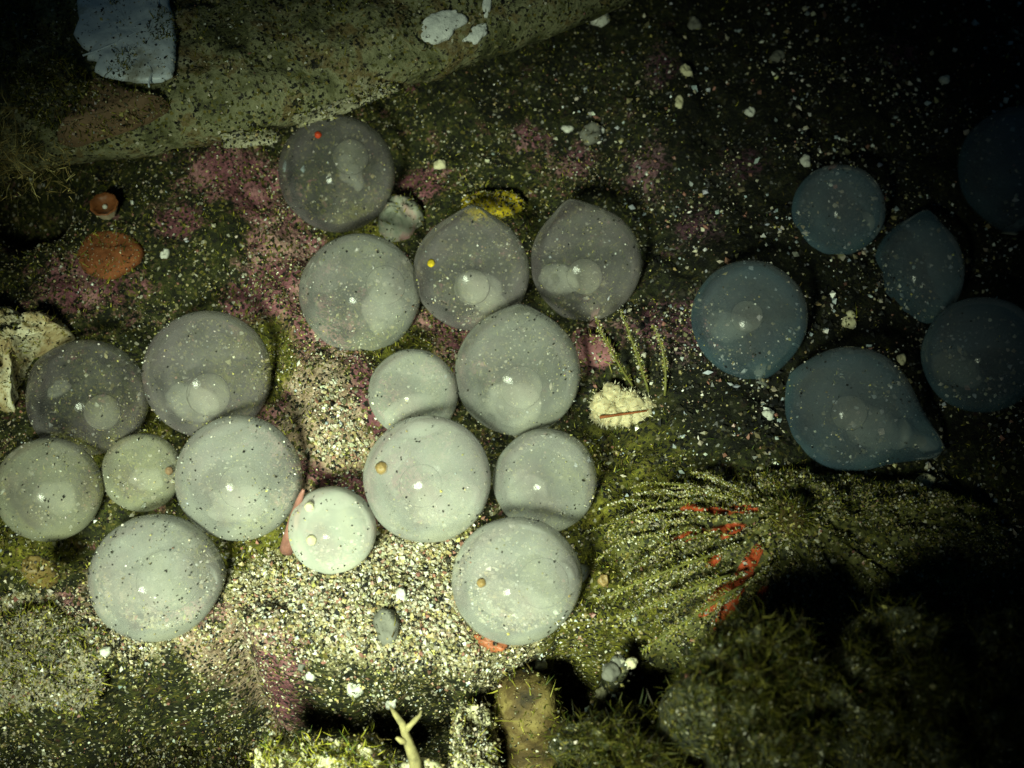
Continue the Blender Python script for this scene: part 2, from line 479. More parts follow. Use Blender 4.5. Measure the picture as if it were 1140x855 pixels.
def coat(o, ng, nb, k=1.0, up=-0.1, w=(14, 10, 3, 2, 5, 8, 2, 5, 20, 3, 0.7), blen=(.003, .010), gs=0.002, clump=0.0):
    """sand and algae stuck to a stone, as parts of it"""
    root = o if o.parent is None else o.parent
    off = np.zeros(3) if o.parent is None else np.array(o.location)
    if ng:
        p, nn = surface_points(o, ng, up)
        sz = 0.0006 + gs * RNG.uniform(size=ng) ** 3
        g = grains('sand_speck', p + nn * (sz * 0.3)[:, None] + off, sz, pick(ng, w), root); g['kind'] = 'stuff'
    if nb:
        p, nn = surface_points(o, nb, up)
        if clump:
            kk_ = fbm(p[:, 0] * 22, p[:, 1] * 22, p[:, 2] * 22, 3, 93) > clump - 0.1; p, nn = p[kk_], nn[kk_]
        m_ = len(p)
        g = blades('algae', p + off, nn + RNG.normal(size=(m_, 3)) * 0.7, RNG.uniform(*blen, m_), RNG.uniform(.0003, .0008, m_), greens(m_, k), root, 1.1); g['kind'] = 'stuff'

scatter_floor('sand', 60000, (-40, 120, 820, 780), lambda u, v: np.clip(floor_masks(u, v)[:, 0] * 1.5, 0, 1) * (0.3 + 0.7 * patchy(u, v)), 0.0005, 0.0017,
              (10, 6, 6, 3, 6, 8, 10, 8, 10, 4, 0), 2.5, label='fine sand dusted over the pink crusts')
# short algae turf on the floor
n = 140000
u = RNG.uniform(-80, 1220, n); v = RNG.uniform(-80, 900, n)
v[-30000:] = RNG.uniform(700, 880, 30000)
m = floor_masks(u, v)
keep = RNG.uniform(size=n) < np.clip(0.22 + 0.9 * m[:, 2] + 0.5 * (patchy(u + 300, v) - 0.4) - 0.9 * m[:, 1], 0, 1) * np.interp(u, [560, 760], [1, 0.18]) ** np.where(v < 480, 1, 0.3)
u, v = u[keep], v[keep]
b = on_floor(u, v, -0.001)
nr = np.array((0, 0, 1.0)) + RNG.normal(size=(len(u), 3)) * 0.55
turf = blades('algae_turf', b, nr, RNG.uniform(0.003, 0.009, len(u)), RNG.uniform(0.0003, 0.0008, len(u)), greens(len(u)))
tag(turf, 'short yellow green algae turf growing on the reef floor', 'algae', None, 'stuff')

# ------------------------------------------------------------------ eggs
def egg_mat(name, alpha, colour, limb=0.20, density=0.0, gloss=1.13):
    m, nt, N, L, B = new_mat(name)
    N.remove(B)
    out = N['Material Output']
    n1 = noise_node(nt, 11, 3, 0.5, 'Object', 0.6)
    c = np.array(colour)
    r = ramp(N, [(0.34, tuple(c * np.array((0.80, 0.68, 0.74)))), (0.5, tuple(c * 0.95)), (0.66, tuple(np.minimum(c * np.array((1.12, 1.10, 0.98)), 0.92)))])
    L.new(n1.outputs['Fac'], r.inputs[0])
    dif = N.new('ShaderNodeBsdfDiffuse'); tr = N.new('ShaderNodeBsdfTranslucent')
    L.new(r.outputs[0], dif.inputs[0]); L.new(r.outputs[0], tr.inputs[0])
    milk = N.new('ShaderNodeMixShader'); milk.inputs[0].default_value = 0.35
    L.new(dif.outputs[0], milk.inputs[1]); L.new(tr.outputs[0], milk.inputs[2])
    clear = N.new('ShaderNodeBsdfTransparent'); clear.inputs[0].default_value = (0.95, 0.95, 0.96, 1)
    # jelly wall: a slanting look passes through more of it
    lw = N.new('ShaderNodeLayerWeight'); lw.inputs['Blend'].default_value = 0.5
    mr = N.new('ShaderNodeMapRange')
    mr.inputs[1].default_value = 0.25; mr.inputs[2].default_value = 1.0
    mr.inputs[3].default_value = alpha; mr.inputs[4].default_value = min(1, max(0, alpha + limb))
    L.new(lw.outputs['Facing'], mr.inputs[0])
    n2 = noise_node(nt, 13, 4, 0.6)
    ad = N.new('ShaderNodeMath'); ad.operation = 'MULTIPLY_ADD'; ad.use_clamp = True
    sh = N.new('ShaderNodeMath'); sh.operation = 'SUBTRACT'; L.new(n2.outputs['Fac'], sh.inputs[0]); sh.inputs[1].default_value = 0.5
    L.new(sh.outputs[0], ad.inputs[0]); ad.inputs[1].default_value = 0.42; L.new(mr.outputs[0], ad.inputs[2])
    body = N.new('ShaderNodeMixShader')
    L.new(ad.outputs[0], body.inputs[0]); L.new(clear.outputs[0], body.inputs[1]); L.new(milk.outputs[0], body.inputs[2])
    gl = N.new('ShaderNodeBsdfGlossy'); gl.inputs['Roughness'].default_value = 0.10
    fr = N.new('ShaderNodeFresnel'); fr.inputs['IOR'].default_value = gloss
    fin = N.new('ShaderNodeMixShader')
    L.new(fr.outputs[0], fin.inputs[0]); L.new(body.outputs[0], fin.inputs[1]); L.new(gl.outputs[0], fin.inputs[2])
    bp = N.new('ShaderNodeBump'); bp.inputs['Strength'].default_value = 0.12; bp.inputs['Distance'].default_value = 0.004
    n3 = noise_node(nt, 60, 4, 0.6)
    L.new(n3.outputs['Fac'], bp.inputs['Height'])
    L.new(bp.outputs[0], gl.inputs['Normal'])
    # light spreads inside the jelly, so its shading turns less than the surface does
    vm = N.new('ShaderNodeVectorMath'); vm.operation = 'MULTIPLY_ADD'
    L.new(bp.outputs[0], vm.inputs[0]); vm.inputs[1].default_value = (0.55, 0.55, 0.55); vm.inputs[2].default_value = (0, -0.38, 0.60)
    ge = N.new('ShaderNodeNewGeometry')
    sg = N.new('ShaderNodeMath'); sg.operation = 'MULTIPLY_ADD'; L.new(ge.outputs['Backfacing'], sg.inputs[0]); sg.inputs[1].default_value = -1.0; sg.inputs[2].default_value = 1.0
    mv = N.new('ShaderNodeMix'); mv.data_type = 'VECTOR'
    L.new(sg.outputs[0], mv.inputs[0]); L.new(bp.outputs[0], mv.inputs[4]); L.new(vm.outputs[0], mv.inputs[5])
    nn = N.new('ShaderNodeVectorMath'); nn.operation = 'NORMALIZE'; L.new(mv.outputs[1], nn.inputs[0])
    L.new(nn.outputs[0], dif.inputs['Normal'])
    L.new(fin.outputs[0], out.inputs['Surface'])
    if density:
        vs = N.new('ShaderNodeVolumeScatter'); vs.inputs['Density'].default_value = density
        vs.inputs['Color'].default_value = (*[min(0.985, 0.62 + 0.42 * q) for q in colour], 1)
        L.new(vs.outputs[0], out.inputs['Volume'])
    return m

YOLK = egg_mat('egg_yolk', 0.07, (0.74, 0.74, 0.60), 0.02, gloss=1.04)
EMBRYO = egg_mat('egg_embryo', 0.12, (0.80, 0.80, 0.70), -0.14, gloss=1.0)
EMBRYO_SHADED = egg_mat('egg_embryo_shaded', 0.10, (0.56, 0.62, 0.58), -0.12, gloss=1.0)  # duller copy for the right-hand eggs, their shade put into the colour
STALK_P = soft_mat('egg_stalk_pink', (0.22, 0.11, 0.11), 0.3, 40)
STALK_G = soft_mat('egg_stalk_grey', (0.12, 0.125, 0.11), 0.2, 40)

def sphere_grid(nt_=28, np_=48):
    th = np.linspace(0, math.pi, nt_ + 2)[1:-1]
    ph = np.linspace(0, 2 * math.pi, np_, endpoint=False)
    T, Ph = np.meshgrid(th, ph, indexing='ij')
    D = np.stack([np.sin(T) * np.cos(Ph), np.sin(T) * np.sin(Ph), np.cos(T)], -1).reshape(-1, 3)
    D = np.concatenate([D, [(0, 0, 1), (0, 0, -1)]])
    F = [tuple(q) for q in grid_faces(nt_, np_, True)[:, ::-1].tolist()]
    top, bot = len(D) - 2, len(D) - 1
    for c in range(np_):
        c2 = (c + 1) % np_
        F.append((top, c, c2)); F.append((bot, (nt_ - 1) * np_ + c2, (nt_ - 1) * np_ + c))
    F = [f[::1] for f in F]
    return D, F
SPH_D, SPH_F = sphere_grid()
SPH_DS, SPH_FS = sphere_grid(12, 20)

def face_out(V, F):
    """turn the faces of a closed shape outwards"""
    V = np.asarray(V)
    T = np.array([(f[0], f[i], f[i + 1]) for f in F for i in range(1, len(f) - 1)])
    vol = np.einsum('ij,ij->i', V[T[:, 0]], np.cross(V[T[:, 1]], V[T[:, 2]])).sum()
    return F if vol > 0 else [tuple(f)[::-1] for f in F]

def img_vec(dx, dy, dz=0.0):
    """direction from picture axes (x right, y DOWN, z towards the camera)"""
    return np.array(RIGHT) * dx - np.array(UP) * dy - np.array(FWD) * dz

def tube(name, pts, rad, mat, parent=None, sides=10, wob=0.0, seed=0):
    pts = np.array([list(p) for p in pts], float); n = len(pts)
    rad = np.broadcast_to(np.asarray(rad, float), (n,))
    tg = np.gradient(pts, axis=0); tg /= np.linalg.norm(tg, axis=1)[:, None] + 1e-12
    ref = np.array((0.3, 0.5, 0.81))
    s = np.cross(tg, ref); s /= np.linalg.norm(s, axis=1)[:, None]
    b = np.cross(tg, s)
    a = np.linspace(0, 2 * math.pi, sides, endpoint=False)
    V = pts[:, None] + rad[:, None, None] * (np.cos(a)[None, :, None] * s[:, None] + np.sin(a)[None, :, None] * b[:, None])
    V = V.reshape(-1, 3)
    if wob:
        V = V + (V - np.repeat(pts, sides, 0)) * (wob * fbm(V[:, 0] * 60, V[:, 1] * 60, V[:, 2] * 60, 3, seed))[:, None]
    V = np.concatenate([V, pts[:1], pts[-1:]])
    F = [tuple(q) for q in grid_faces(n, sides, True).tolist()]
    A, Bv = len(V) - 2, len(V) - 1
    for c in range(sides):
        F.append((A, (c + 1) % sides, c)); F.append((Bv, (n - 1) * sides + c, (n - 1) * sides + (c + 1) % sides))
    if parent is not None and parent.type == 'EMPTY':
        V = V - np.array(parent.location)
    return mesh_obj(name, V, F, mat, parent)

def bez(a, b, c, n=10):
    t = np.linspace(0, 1, n)[:, None]
    a, b, c = [np.array(list(k), float) for k in (a, b, c)]
    return a * (1 - t) ** 2 + 2 * b * t * (1 - t) + c * t * t

# name: px, py, radius px, alpha, colour, label, options
MILK = (0.81, 0.83, 0.77); GREY = (0.68, 0.62, 0.64); CREAM = (0.84, 0.87, 0.78); SHADE_BLUE = (0.20, 0.35, 0.47); YEL = (0.74, 0.75, 0.56)  # the blue puts the dim blue light on the right-hand eggs into their colour
EGGS = {
 'a': (375, 193, 65, 0.09, GREY, 'dark translucent egg tucked under the rim of the encrusted slab', dict(yolk=(18, -15, 20), emb=(16, 0, 20, 12, 60))),
 'b': (401, 327, 67, 0.19, MILK, 'round greyish egg touching the egg under the slab rim', dict(yolk=(30, -8, 22), emb=(26, 14, 34, 22, 100))),
 'c': (525, 303, 65, 0.14, GREY, 'clear egg with pointed top in front of the yellow patch', dict(tip=(2, -75, .14), yolk=(1, 18, 20), emb=(22, 44, 34, 20, 30))),
 'd': (652, 292, 62, 0.14, GREY, 'clear egg with pointed top and a pink foot below it', dict(tip=(-18, -70, .15), yolk=(-2, 17, 20), emb=(-40, 28, 22, 18, 0), pink=True, tail=(6, 70, .25))),
 'e': (576, 415, 70, 0.21, MILK, 'clear egg with round inner yolk left of the white fluffy colony', dict(tip=(4, -75, .09), yolk=(4, 16, 24), emb=(-8, 44, 26, 30, 90))),
 'f': (460, 438, 50, 0.33, CREAM, 'small milky egg squeezed behind the largest white egg', dict(emb=(-6, 18, 30, 12, -20))),
 'g': (476, 533, 71, 0.33, MILK, 'large milky egg in the middle with an orange grain on it', dict(emb=(20, 22, 40, 26, -30), yolk=(-6, 6, 24))),
 'h': (607, 535, 58, 0.31, MILK, 'milky egg wedged between the large egg and the green algae', dict(emb=(-20, 10, 24, 22, 0))),
 'i': (574, 646, 71, 0.33, MILK, 'lowest bright egg on the sand with round yolk inside', dict(yolk=(30, 0, 28), emb=(2, 26, 44, 22, 10), tail=(80, -10, .08))),
 'j': (370, 590, 49, 0.5, CREAM, 'smallest opaque cream egg lying alone on the sand', dict()),
 'k': (266, 532, 70, 0.29, MILK, 'bright egg in front of the left clump beside a pink thread', dict(yolk=(6, 8, 24), emb=(-2, 34, 36, 22, 0))),
 'l': (231, 417, 71, 0.16, GREY, 'large clear egg at the top of the left clump with pale yolk', dict(yolk=(6, 22, 24), emb=(-22, 46, 32, 20, 20))),
 'm': (98, 444, 66, 0.08, GREY, 'dark clear egg beside the pale eroded coral chunk', dict(tip=(-62, -38, .08), yolk=(22, 14, 20), emb=(-30, -12, 16, 8, -30))),
 'n': (55, 545, 58, 0.28, YEL, 'yellowish egg at the picture edge below the dark clear egg', dict(emb=(8, 6, 26, 20, 0))),
 'o': (158, 526, 44, 0.33, YEL, 'small yellow green egg hemmed in by four larger eggs', dict(emb=(6, 6, 18, 14, 0))),
 'p': (172, 643, 71, 0.3, MILK, 'silt dusted egg at the bottom of the left clump', dict(yolk=(20, 0, 34), emb=(-20, 14, 40, 26, 0), tail=(76, -2, .12))),
 'q': (834, 353, 64, 0.22, SHADE_BLUE, 'speckled greenish egg nearest the bright clump among the shaded eggs', dict(yolk=(-6, 0, 18), emb=(-26, 10, 26, 18, 0), tail=(10, 76, .20))),
 'r': (933, 234, 51, 0.3, SHADE_BLUE, 'small shade tinted egg uppermost beside the taller pointed one', dict(tail=(52, 18, .06))),
 's': (1022, 303, 50, 0.3, SHADE_BLUE, 'taller shade tinted egg with a pointed top', dict(tip=(14, -64, .18), stretch=(2, 60, 1.18))),
 't': (1135, 185, 66, 0.26, SHADE_BLUE, 'very dark egg cut by the picture edge, highest of the shaded eggs', dict(tail=(-5, 80, .15))),
 'u': (1093, 395, 65, 0.26, SHADE_BLUE, 'dark shade tinted egg at the picture edge below the taller pointed egg', dict(emb=(-30, 18, 28, 20, 30))),
 'v': (946, 455, 70, 0.25, SHADE_BLUE, 'shaded egg with a long tail tapering down to the side', dict(tip=(-64, -36, .07), tail=(108, 50, .70), emb=(26, 24, 34, 26, 30), yolk=(-6, 4, 20))),
}
ORDER = {('b', 'a'), ('e', 'c'), ('e', 'd'), ('g', 'f'), ('h', 'e'), ('g', 'h'), ('i', 'h'), ('k', 'l'), ('k', 'o'), ('p', 'o'), ('l', 'm'),
         ('n', 'm'), ('o', 'm'), ('p', 'k'), ('u', 's'), ('s', 'r'), ('g', 'e'), ('e', 'f'), ('d', 'c'), ('o', 'l'), ('n', 'o'), ('u', 'v'), ('v', 'q'), ('j', 'k'), ('g', 'j')}
depth = {}
for k, e in EGGS.items():
    p = floor_pt(e[0], e[1] + 0.15 * e[2])
    d = px_dir(e[0], e[1])
    z = p.z + 0.50 * e[2] / 1000
    depth[k] = (z - CAM.z) / d.z
def ec(k): return CAM + px_dir(EGGS[k][0], EGGS[k][1]) * depth[k]
def er(k): return EGGS[k][2] / 1000 * depth[k]
for it in range(200):
    moved = False
    for a, b2 in ORDER:
        need = 0.97 * (er(a) + er(b2)) - (ec(a) - ec(b2)).length
        if need > 0.0005:
            moved = True
            s = min(need, 0.01) * 0.5 / DIST
            depth[a] -= s * 1.3; depth[b2] += s * 0.35
    if not moved: break

EGG_CENTRES = {}
for k, (px, py, rp, al, cl, lab, op) in EGGS.items():
    C = ec(k); r = er(k); EGG_CENTRES[k] = (C, r)
    root = empty('cuttlefish_egg', C)
    tag(root, lab, 'egg', 'cuttlefish eggs')
    seed = ord(k)
    D = SPH_D.copy()
    R = 1 + 0.018 * fbm(D[:, 0] * 1.6 + seed, D[:, 1] * 1.6, D[:, 2] * 1.6, 2, seed)
    for key, sharp in (('tip', 26), ('tail', 9)):
        if key in op:
            dx, dy, am = op[key]
            w = img_vec(dx, dy, -8 if key == 'tip' else (4 if k == 'v' else -22)); w = w / np.linalg.norm(w)
            c = np.clip(D @ w, -1, 1); ang = np.arccos(c)
            if key == 'tip': R += am * 1.5 * np.exp(-(ang / 0.27) ** 1.4)
            else: R += am * np.exp(-(ang / (0.30 if k == 'v' else 0.42)) ** 1.35)
    Vx = D * R[:, None] * r
    if 'stretch' in op:
        dx, dy, am = op['stretch']; w = img_vec(dx, dy); w /= np.linalg.norm(w)
        Vx = Vx + np.outer(Vx @ w, w) * (am - 1)
    cap = mesh_obj('capsule', Vx, SPH_F, egg_mat('egg_capsule', al * (0.20 + 0.95 * al), cl, 0.17, 0.5 + 10 * al), root)
    if 'yolk' in op:
        dx, dy, yr = op['yolk']
        c = img_vec(dx, dy, 0.0) * (r / rp) + img_vec(0, 0, 1) * r * 0.30
        lim = r * 0.93 - yr * r / rp
        if np.linalg.norm(c) > lim: c *= lim / np.linalg.norm(c)
        y = SPH_DS * (yr * r / rp) * (1 + 0.03 * fbm(SPH_DS[:, 0] * 2, SPH_DS[:, 1] * 2, SPH_DS[:, 2] * 2 + seed, 2))[:, None] + c
        mesh_obj('yolk', y, SPH_FS, YOLK, root)
    if 'emb' in op:
        dx, dy, ea, eb, an = op['emb']
        c = img_vec(dx, dy) * (r / rp) + img_vec(0, 0, 1) * r * 0.06
        lim = r * 0.94 - max(ea, eb) * r / rp
        if np.linalg.norm(c) > lim: c *= max(lim, 0.1 * r) / np.linalg.norm(c)
        an = math.radians(an)
        e1 = img_vec(math.cos(an), math.sin(an)); e2 = img_vec(-math.sin(an), math.cos(an)); e3 = img_vec(0, 0, 1)
        q = SPH_DS * (1 + 0.40 * fbm(SPH_DS[:, 0] * 1.7, SPH_DS[:, 1] * 1.7, SPH_DS[:, 2] * 1.7 + seed, 2))[:, None]
        y = (np.outer(q[:, 0] * ea, e1) + np.outer(q[:, 1] * eb, e2) + np.outer(q[:, 2] * eb, e3)) * (r / rp) + c
        mesh_obj('embryo', y, face_out(y - c, SPH_FS), EMBRYO if cl is not SHADE_BLUE else EMBRYO_SHADED, root)
    # stalk that ties the egg to the floor
    f = floor_pt(px + (6 if 'tail' not in op else op['tail'][0] * 0.9), py + (rp * 0.5 if 'tail' not in op else op['tail'][1] * 0.9))
    f = Vector((f.x, f.y, f.z - 0.01))
    way = (f - C).normalized()
    s0 = C + way * r * 0.96
    f = C + way * max((f - C).length, r * 1.2)
    tube('stalk', bez(s0, (s0 + f) / 2 + Vector((0.004, 0.006, 0)), f, 8), np.interp(np.linspace(0, 1, 8), [0, .4, 1], [r * .26, r * .13, r * .22]),
         STALK_P if op.get('pink') or k in 'ek' else STALK_G, root)
    # sand sprinkled over it
    n = int(230 * (rp / 70) ** 2 * RNG.uniform(0.7, 1.3)) * (2 if k in 'pnko' else 1)
    dd = RNG.normal(size=(n * 4, 3)); dd /= np.linalg.norm(dd, axis=1)[:, None]
    dd = dd[(dd @ np.array((0, -0.35, 0.94))) > RNG.uniform(-0.1, 0.4, len(dd))][:n]
    j = len(dd) // 3                                     # a third of them in little clumps
    dd[:j] = dd[j + RNG.integers(0, max(1, len(dd) // 14), j)] + RNG.normal(size=(j, 3)) * 0.06
    dd /= np.linalg.norm(dd, axis=1)[:, None]
    idx = np.argmax(dd @ SPH_D.T, axis=1)
    rad = np.linalg.norm(Vx[idx], axis=1)
    sz = 0.0004 + 0.0013 * RNG.uniform(size=len(dd)) ** 3
    g = grains('sand_speck', dd * (rad + sz * 0.4)[:, None], sz, pick(len(dd), (34, 12, 4, 7, 5, 3, 0.5, 3, 4, 5, 1)), root)
    tag(g, None, None, None, 'stuff')

# ------------------------------------------------------------------ lumps: stones, chips, crusts
def lump(name, px, py, ru, rv, h, mat, parent=None, outline=None, z=None, rings=18, segs=40, rough=0.16, seed=0, rot=0.0, tilt=0.0, sink=0.35, freq=2.2, sharp=2.0):
    """closed stone: picture-plane half sizes ru, rv (px), thickness h (units), standing on the floor under pixel px, py"""
    base = floor_pt(px, py) if z is None else P(px, py, z)
    k = (base - CAM).dot(FWD) / DIST / 1000
    a = np.linspace(0, 2 * math.pi, segs, endpoint=False)
    if outline is None:
        ro = 1 + rough * fbm(np.cos(a) * 1.5 + seed * 3.1, np.sin(a) * 1.5, seed, 3, seed)
        ox, oy = np.cos(a) * ru * ro, np.sin(a) * rv * ro
        if rot:
            ox, oy = ox * math.cos(rot) - oy * math.sin(rot), ox * math.sin(rot) + oy * math.cos(rot)
    else:
        o = np.array(outline, float); o = np.vstack([o, o[:1]])
        seg = np.r_[0, np.cumsum(np.linalg.norm(np.diff(o, axis=0), axis=1))]
        t = np.linspace(0, seg[-1], segs, endpoint=False)
        ox, oy = np.interp(t, seg, o[:, 0]) - px, np.interp(t, seg, o[:, 1]) - py
        w = fbm(t / 9, 0, seed, 3, seed) * 2.2 * rough / 0.16
        ox, oy = ox + w * np.cos(a), oy + w * np.sin(a)
    ct = math.cos(ELEV)
    V = []
    s1 = np.linspace(0, 1, rings + 1)[1:]
    for s in np.r_[s1, s1[::-1][1:]]:
        V.append(np.stack([ox * s, oy * s, np.zeros_like(ox) + s], -1))
    V = np.array(V); nr = len(V)
    s = V[..., 2]
    prof = np.sqrt(np.clip(1 - s ** (2 * sharp), 0, 1))
    sg = np.where(np.arange(nr) < rings, 1.0, -1.0)[:, None]
    fn = fbm(V[..., 0] / max(ru, 1) * freq + seed, V[..., 1] / max(ru, 1) * freq, sg, 5, seed + 3, 0.6)
    zz = sg * prof * h * (1 + 0.5 * rough / 0.16 * 0.5 * fn) * np.where(sg > 0, 1, sink)
    x = V[..., 0] * k
    y = -V[..., 1] * k / math.sin(ELEV)
    if tilt: zz = zz + tilt * y
    pos = np.stack([x, y, zz], -1).reshape(-1, 3)
    topz = h * (1 + 0.25 * rough / 0.16 * float(fbm(seed, 0, 1.0, 4, seed + 3)))
    pos = np.concatenate([pos, [(0, 0, pos[:segs, 2].mean())], [(0, 0, pos[-segs:, 2].mean())]])
    F = [tuple(q) for q in grid_faces(nr, segs, True).tolist()]
    A, Bv = len(pos) - 2, len(pos) - 1
    for c in range(segs):
        F.append((A, c, (c + 1) % segs)) if False else F.append((A, (c + 1) % segs, c))
        F.append((Bv, (nr - 1) * segs + c, (nr - 1) * segs + (c + 1) % segs))
    F = face_out(pos, F)
    o = mesh_obj(name, pos, F, mat, parent)
    o.location = base if parent is None else base - parent.location
    return o

SLAB = stone_mat('slab_crust', [(0.30, (0.022, 0.026, 0.010)), (0.42, (0.085, 0.088, 0.036)), (0.52, (0.20, 0.20, 0.11)), (0.58, (0.12, 0.085, 0.03)), (0.70, (0.34, 0.34, 0.24))],
                 scale=16, rough=0.7, fine=150, speck=(0.02, 0.018, 0.012), speck_amt=0.58, bumps=1.6, grain=0.25)
WHITE = stone_mat('white_crust', [(0.3, (0.16, 0.15, 0.085)), (0.6, (0.40, 0.38, 0.27))], scale=40, fine=200, speck=(0.05, 0.045, 0.03), speck_amt=0.63, bumps=0.5)
BLUEW = stone_mat('blue_white_shell', [(0.30, (0.20, 0.19, 0.13)), (0.40, (0.50, 0.58, 0.66)), (0.56, (0.66, 0.73, 0.80)), (0.62, (0.44, 0.46, 0.44)), (0.68, (0.16, 0.14, 0.08))], scale=11, rough=0.4, fine=170,
                  speck=(0.05, 0.05, 0.04), speck_amt=0.66, bumps=0.25, spec=0.5)
BROWN = stone_mat('brown_shell', [(0.3, (0.09, 0.055, 0.03)), (0.6, (0.22, 0.14, 0.08)), (0.8, (0.28, 0.19, 0.12))], scale=12, bumps=0.4, speck=(0.03, 0.02, 0.015), speck_amt=0.66)
SILT = stone_mat('silty_stone', grain=0.5, stops=[(0.3, (0.02, 0.022, 0.014)), (0.55, (0.06, 0.062, 0.035)), (0.75, (0.11, 0.10, 0.06))], scale=18, bumps=0.7, speck=(0.2, 0.19, 0.12), speck_amt=0.66)
CORAL = stone_mat('eroded_coral', [(0.3, (0.16, 0.08, 0.035)), (0.42, (0.42, 0.33, 0.17)), (0.55, (0.68, 0.64, 0.46)), (0.8, (0.74, 0.72, 0.58))], scale=22, bumps=0.8, speck=(0.20, 0.16, 0.05), speck_amt=0.6)
PALE = stone_mat('pale_shell', [(0.3, (0.34, 0.34, 0.30)), (0.7, (0.60, 0.60, 0.54))], scale=50, rough=0.4, bumps=0.3, fine=220)
CREAMST = stone_mat('cream_stone', [(0.3, (0.36, 0.33, 0.20)), (0.7, (0.60, 0.56, 0.38))], scale=50, bumps=0.4, fine=220)
GREYST = stone_mat('grey_stone', [(0.3, (0.08, 0.08, 0.068)), (0.7, (0.17, 0.165, 0.14))], scale=50, bumps=0.4, fine=220)
PINKST = stone_mat('pink_grey_stone', [(0.35, (0.10, 0.12, 0.09)), (0.5, (0.20, 0.20, 0.16)), (0.65, (0.30, 0.16, 0.16))], scale=24, bumps=0.5)
ORANGE = soft_mat('orange_sponge', (0.18, 0.062, 0.024), 0.4, 30, rough=0.8, sss=0.3, spec=0.1)
RED = soft_mat('red_sponge', (0.42, 0.045, 0.012), 0.3, 30)
YSPONGE = soft_mat('yellow_sponge', (0.36, 0.27, 0.015), 0.7, 70, 0.9, 0.1, 0.1)
AMBER = soft_mat('amber_grain', (0.22, 0.15, 0.06), 0.15, 60)
BONE = soft_mat('pale_twig', (0.22, 0.19, 0.085), 0.5, 90, 0.8, 0.1)

BRIGHT = stone_mat('bright_crust', [(0.3, (0.40, 0.42, 0.42)), (0.6, (0.74, 0.76, 0.74))], scale=40, fine=200, speck=(0.05, 0.045, 0.03), speck_amt=0.63, bumps=0.8)
# the big slab over the top of the picture
slab_out = [(200 + (a_ - 200) * 1.03, -60 + (b_ + 60) * 1.065) for a_, b_ in [(-260, 260), (-60, 215), (70, 196), (140, 178), (196, 172), (232, 161), (262, 159), (300, 156), (335, 143), (376, 129), (412, 116), (440, 103), (500, 80), (560, 57),
            (620, 34), (690, -2), (780, -60), (820, -160), (700, -330), (300, -420), (-100, -400), (-320, -200)]]
slab = lump('encrusted_slab', 200, -60, 420, 200, 0.055, SLAB, outline=slab_out, z=0.135, rings=90, segs=420, seed=4, rough=0.24, freq=9, sharp=4.5, sink=0.9)
tag(slab, 'long olive encrusted slab jutting over the top of the eggs', 'slab')
co = np.empty(len(slab.data.vertices) * 3); slab.data.vertices.foreach_get('co', co); co = co.reshape(-1, 3)
loc = np.array(slab.location)
co = co[(co[:, 2] > 0.0) & (co[:, 1] + loc[1] < 0.75)]
def near_top(n):
    i = RNG.integers(0, len(co), n)
    return co[i] + np.c_[RNG.normal(size=(n, 2)) * 0.008, np.zeros(n)]
n = 9000
o = grains('sand_speck', near_top(n), 0.0006 + 0.0022 * RNG.uniform(size=n) ** 4, pick(n, (24, 10, 3, 4, 6, 6, 1, 4, 10, 4, 1)), slab); o['kind'] = 'stuff'
n = 14000
pb = near_top(n); pb = pb[fbm(pb[:, 0] * 14, pb[:, 1] * 14, 0, 3, 91) > -0.05]; n = len(pb)
o = blades('algae', pb, np.array((0, -0.1, 0.6)) + RNG.normal(size=(n, 3)) * 0.8, RNG.uniform(.003, .009, n), RNG.uniform(.0003, .0008, n), greens(n, 0.8), slab, 0.9); o['kind'] = 'stuff'
for i, oc in enumerate(([(324, 132), (360, 116), (394, 104), (400, 116), (394, 124), (380, 127), (368, 134), (350, 138), (333, 145)],
                        [(240, 150), (270, 148), (296, 142), (312, 148), (311, 158), (296, 164), (284, 161), (270, 165), (252, 163)],
                        [(398, 106), (420, 94), (440, 90), (441, 101), (430, 108), (416, 115), (402, 118)])):
    oc = np.array(oc)
    chip = lump('rim_chip', oc[:, 0].mean(), oc[:, 1].mean(), 30, 9, 0.005, WHITE, slab, z=0.136, seed=2 + i, rings=10, segs=60, rough=0.4, outline=oc.tolist(), freq=6, sharp=3)
    coat(chip, 220, 160, 0.8, w=(30, 12, 3, 2, 4, 6, 0, 3, 14, 2, 0), blen=(.002, .006))
top_co = co + loc                                                  # upper side of the slab in world space
def slab_top(x, y):
    d2 = (top_co[:, 0] - x) ** 2 + (top_co[:, 1] - y) ** 2
    return float(np.sort(top_co[np.argsort(d2)[:8], 2])[4])
def slab_patch(px, py, a_, b_, h_, rot, seed, rough):
    z = 0.18
    for _ in range(12):
        p = P(px, py, z); z = 0.5 * z + 0.5 * slab_top(p.x, p.y)
    p = P(px, py, z)
    slope = (slab_top(p.x, p.y + 0.02) - slab_top(p.x, p.y - 0.02)) / 0.04
    lump('white_patch', px, py, a_, b_, h_, BRIGHT, slab, z=z - 0.001, rot=rot, seed=seed, rings=10, segs=44, rough=rough, tilt=max(-1.5, min(1.5, slope)))
slab_patch(492, 30, 26, 12, 0.005, -0.3, 11, 0.6)
slab_patch(530, 38, 16, 8, 0.004, -0.4, 12, 0.6)
slab_patch(542, 5, 5, 13, 0.005, 0.15, 13, 0.2)

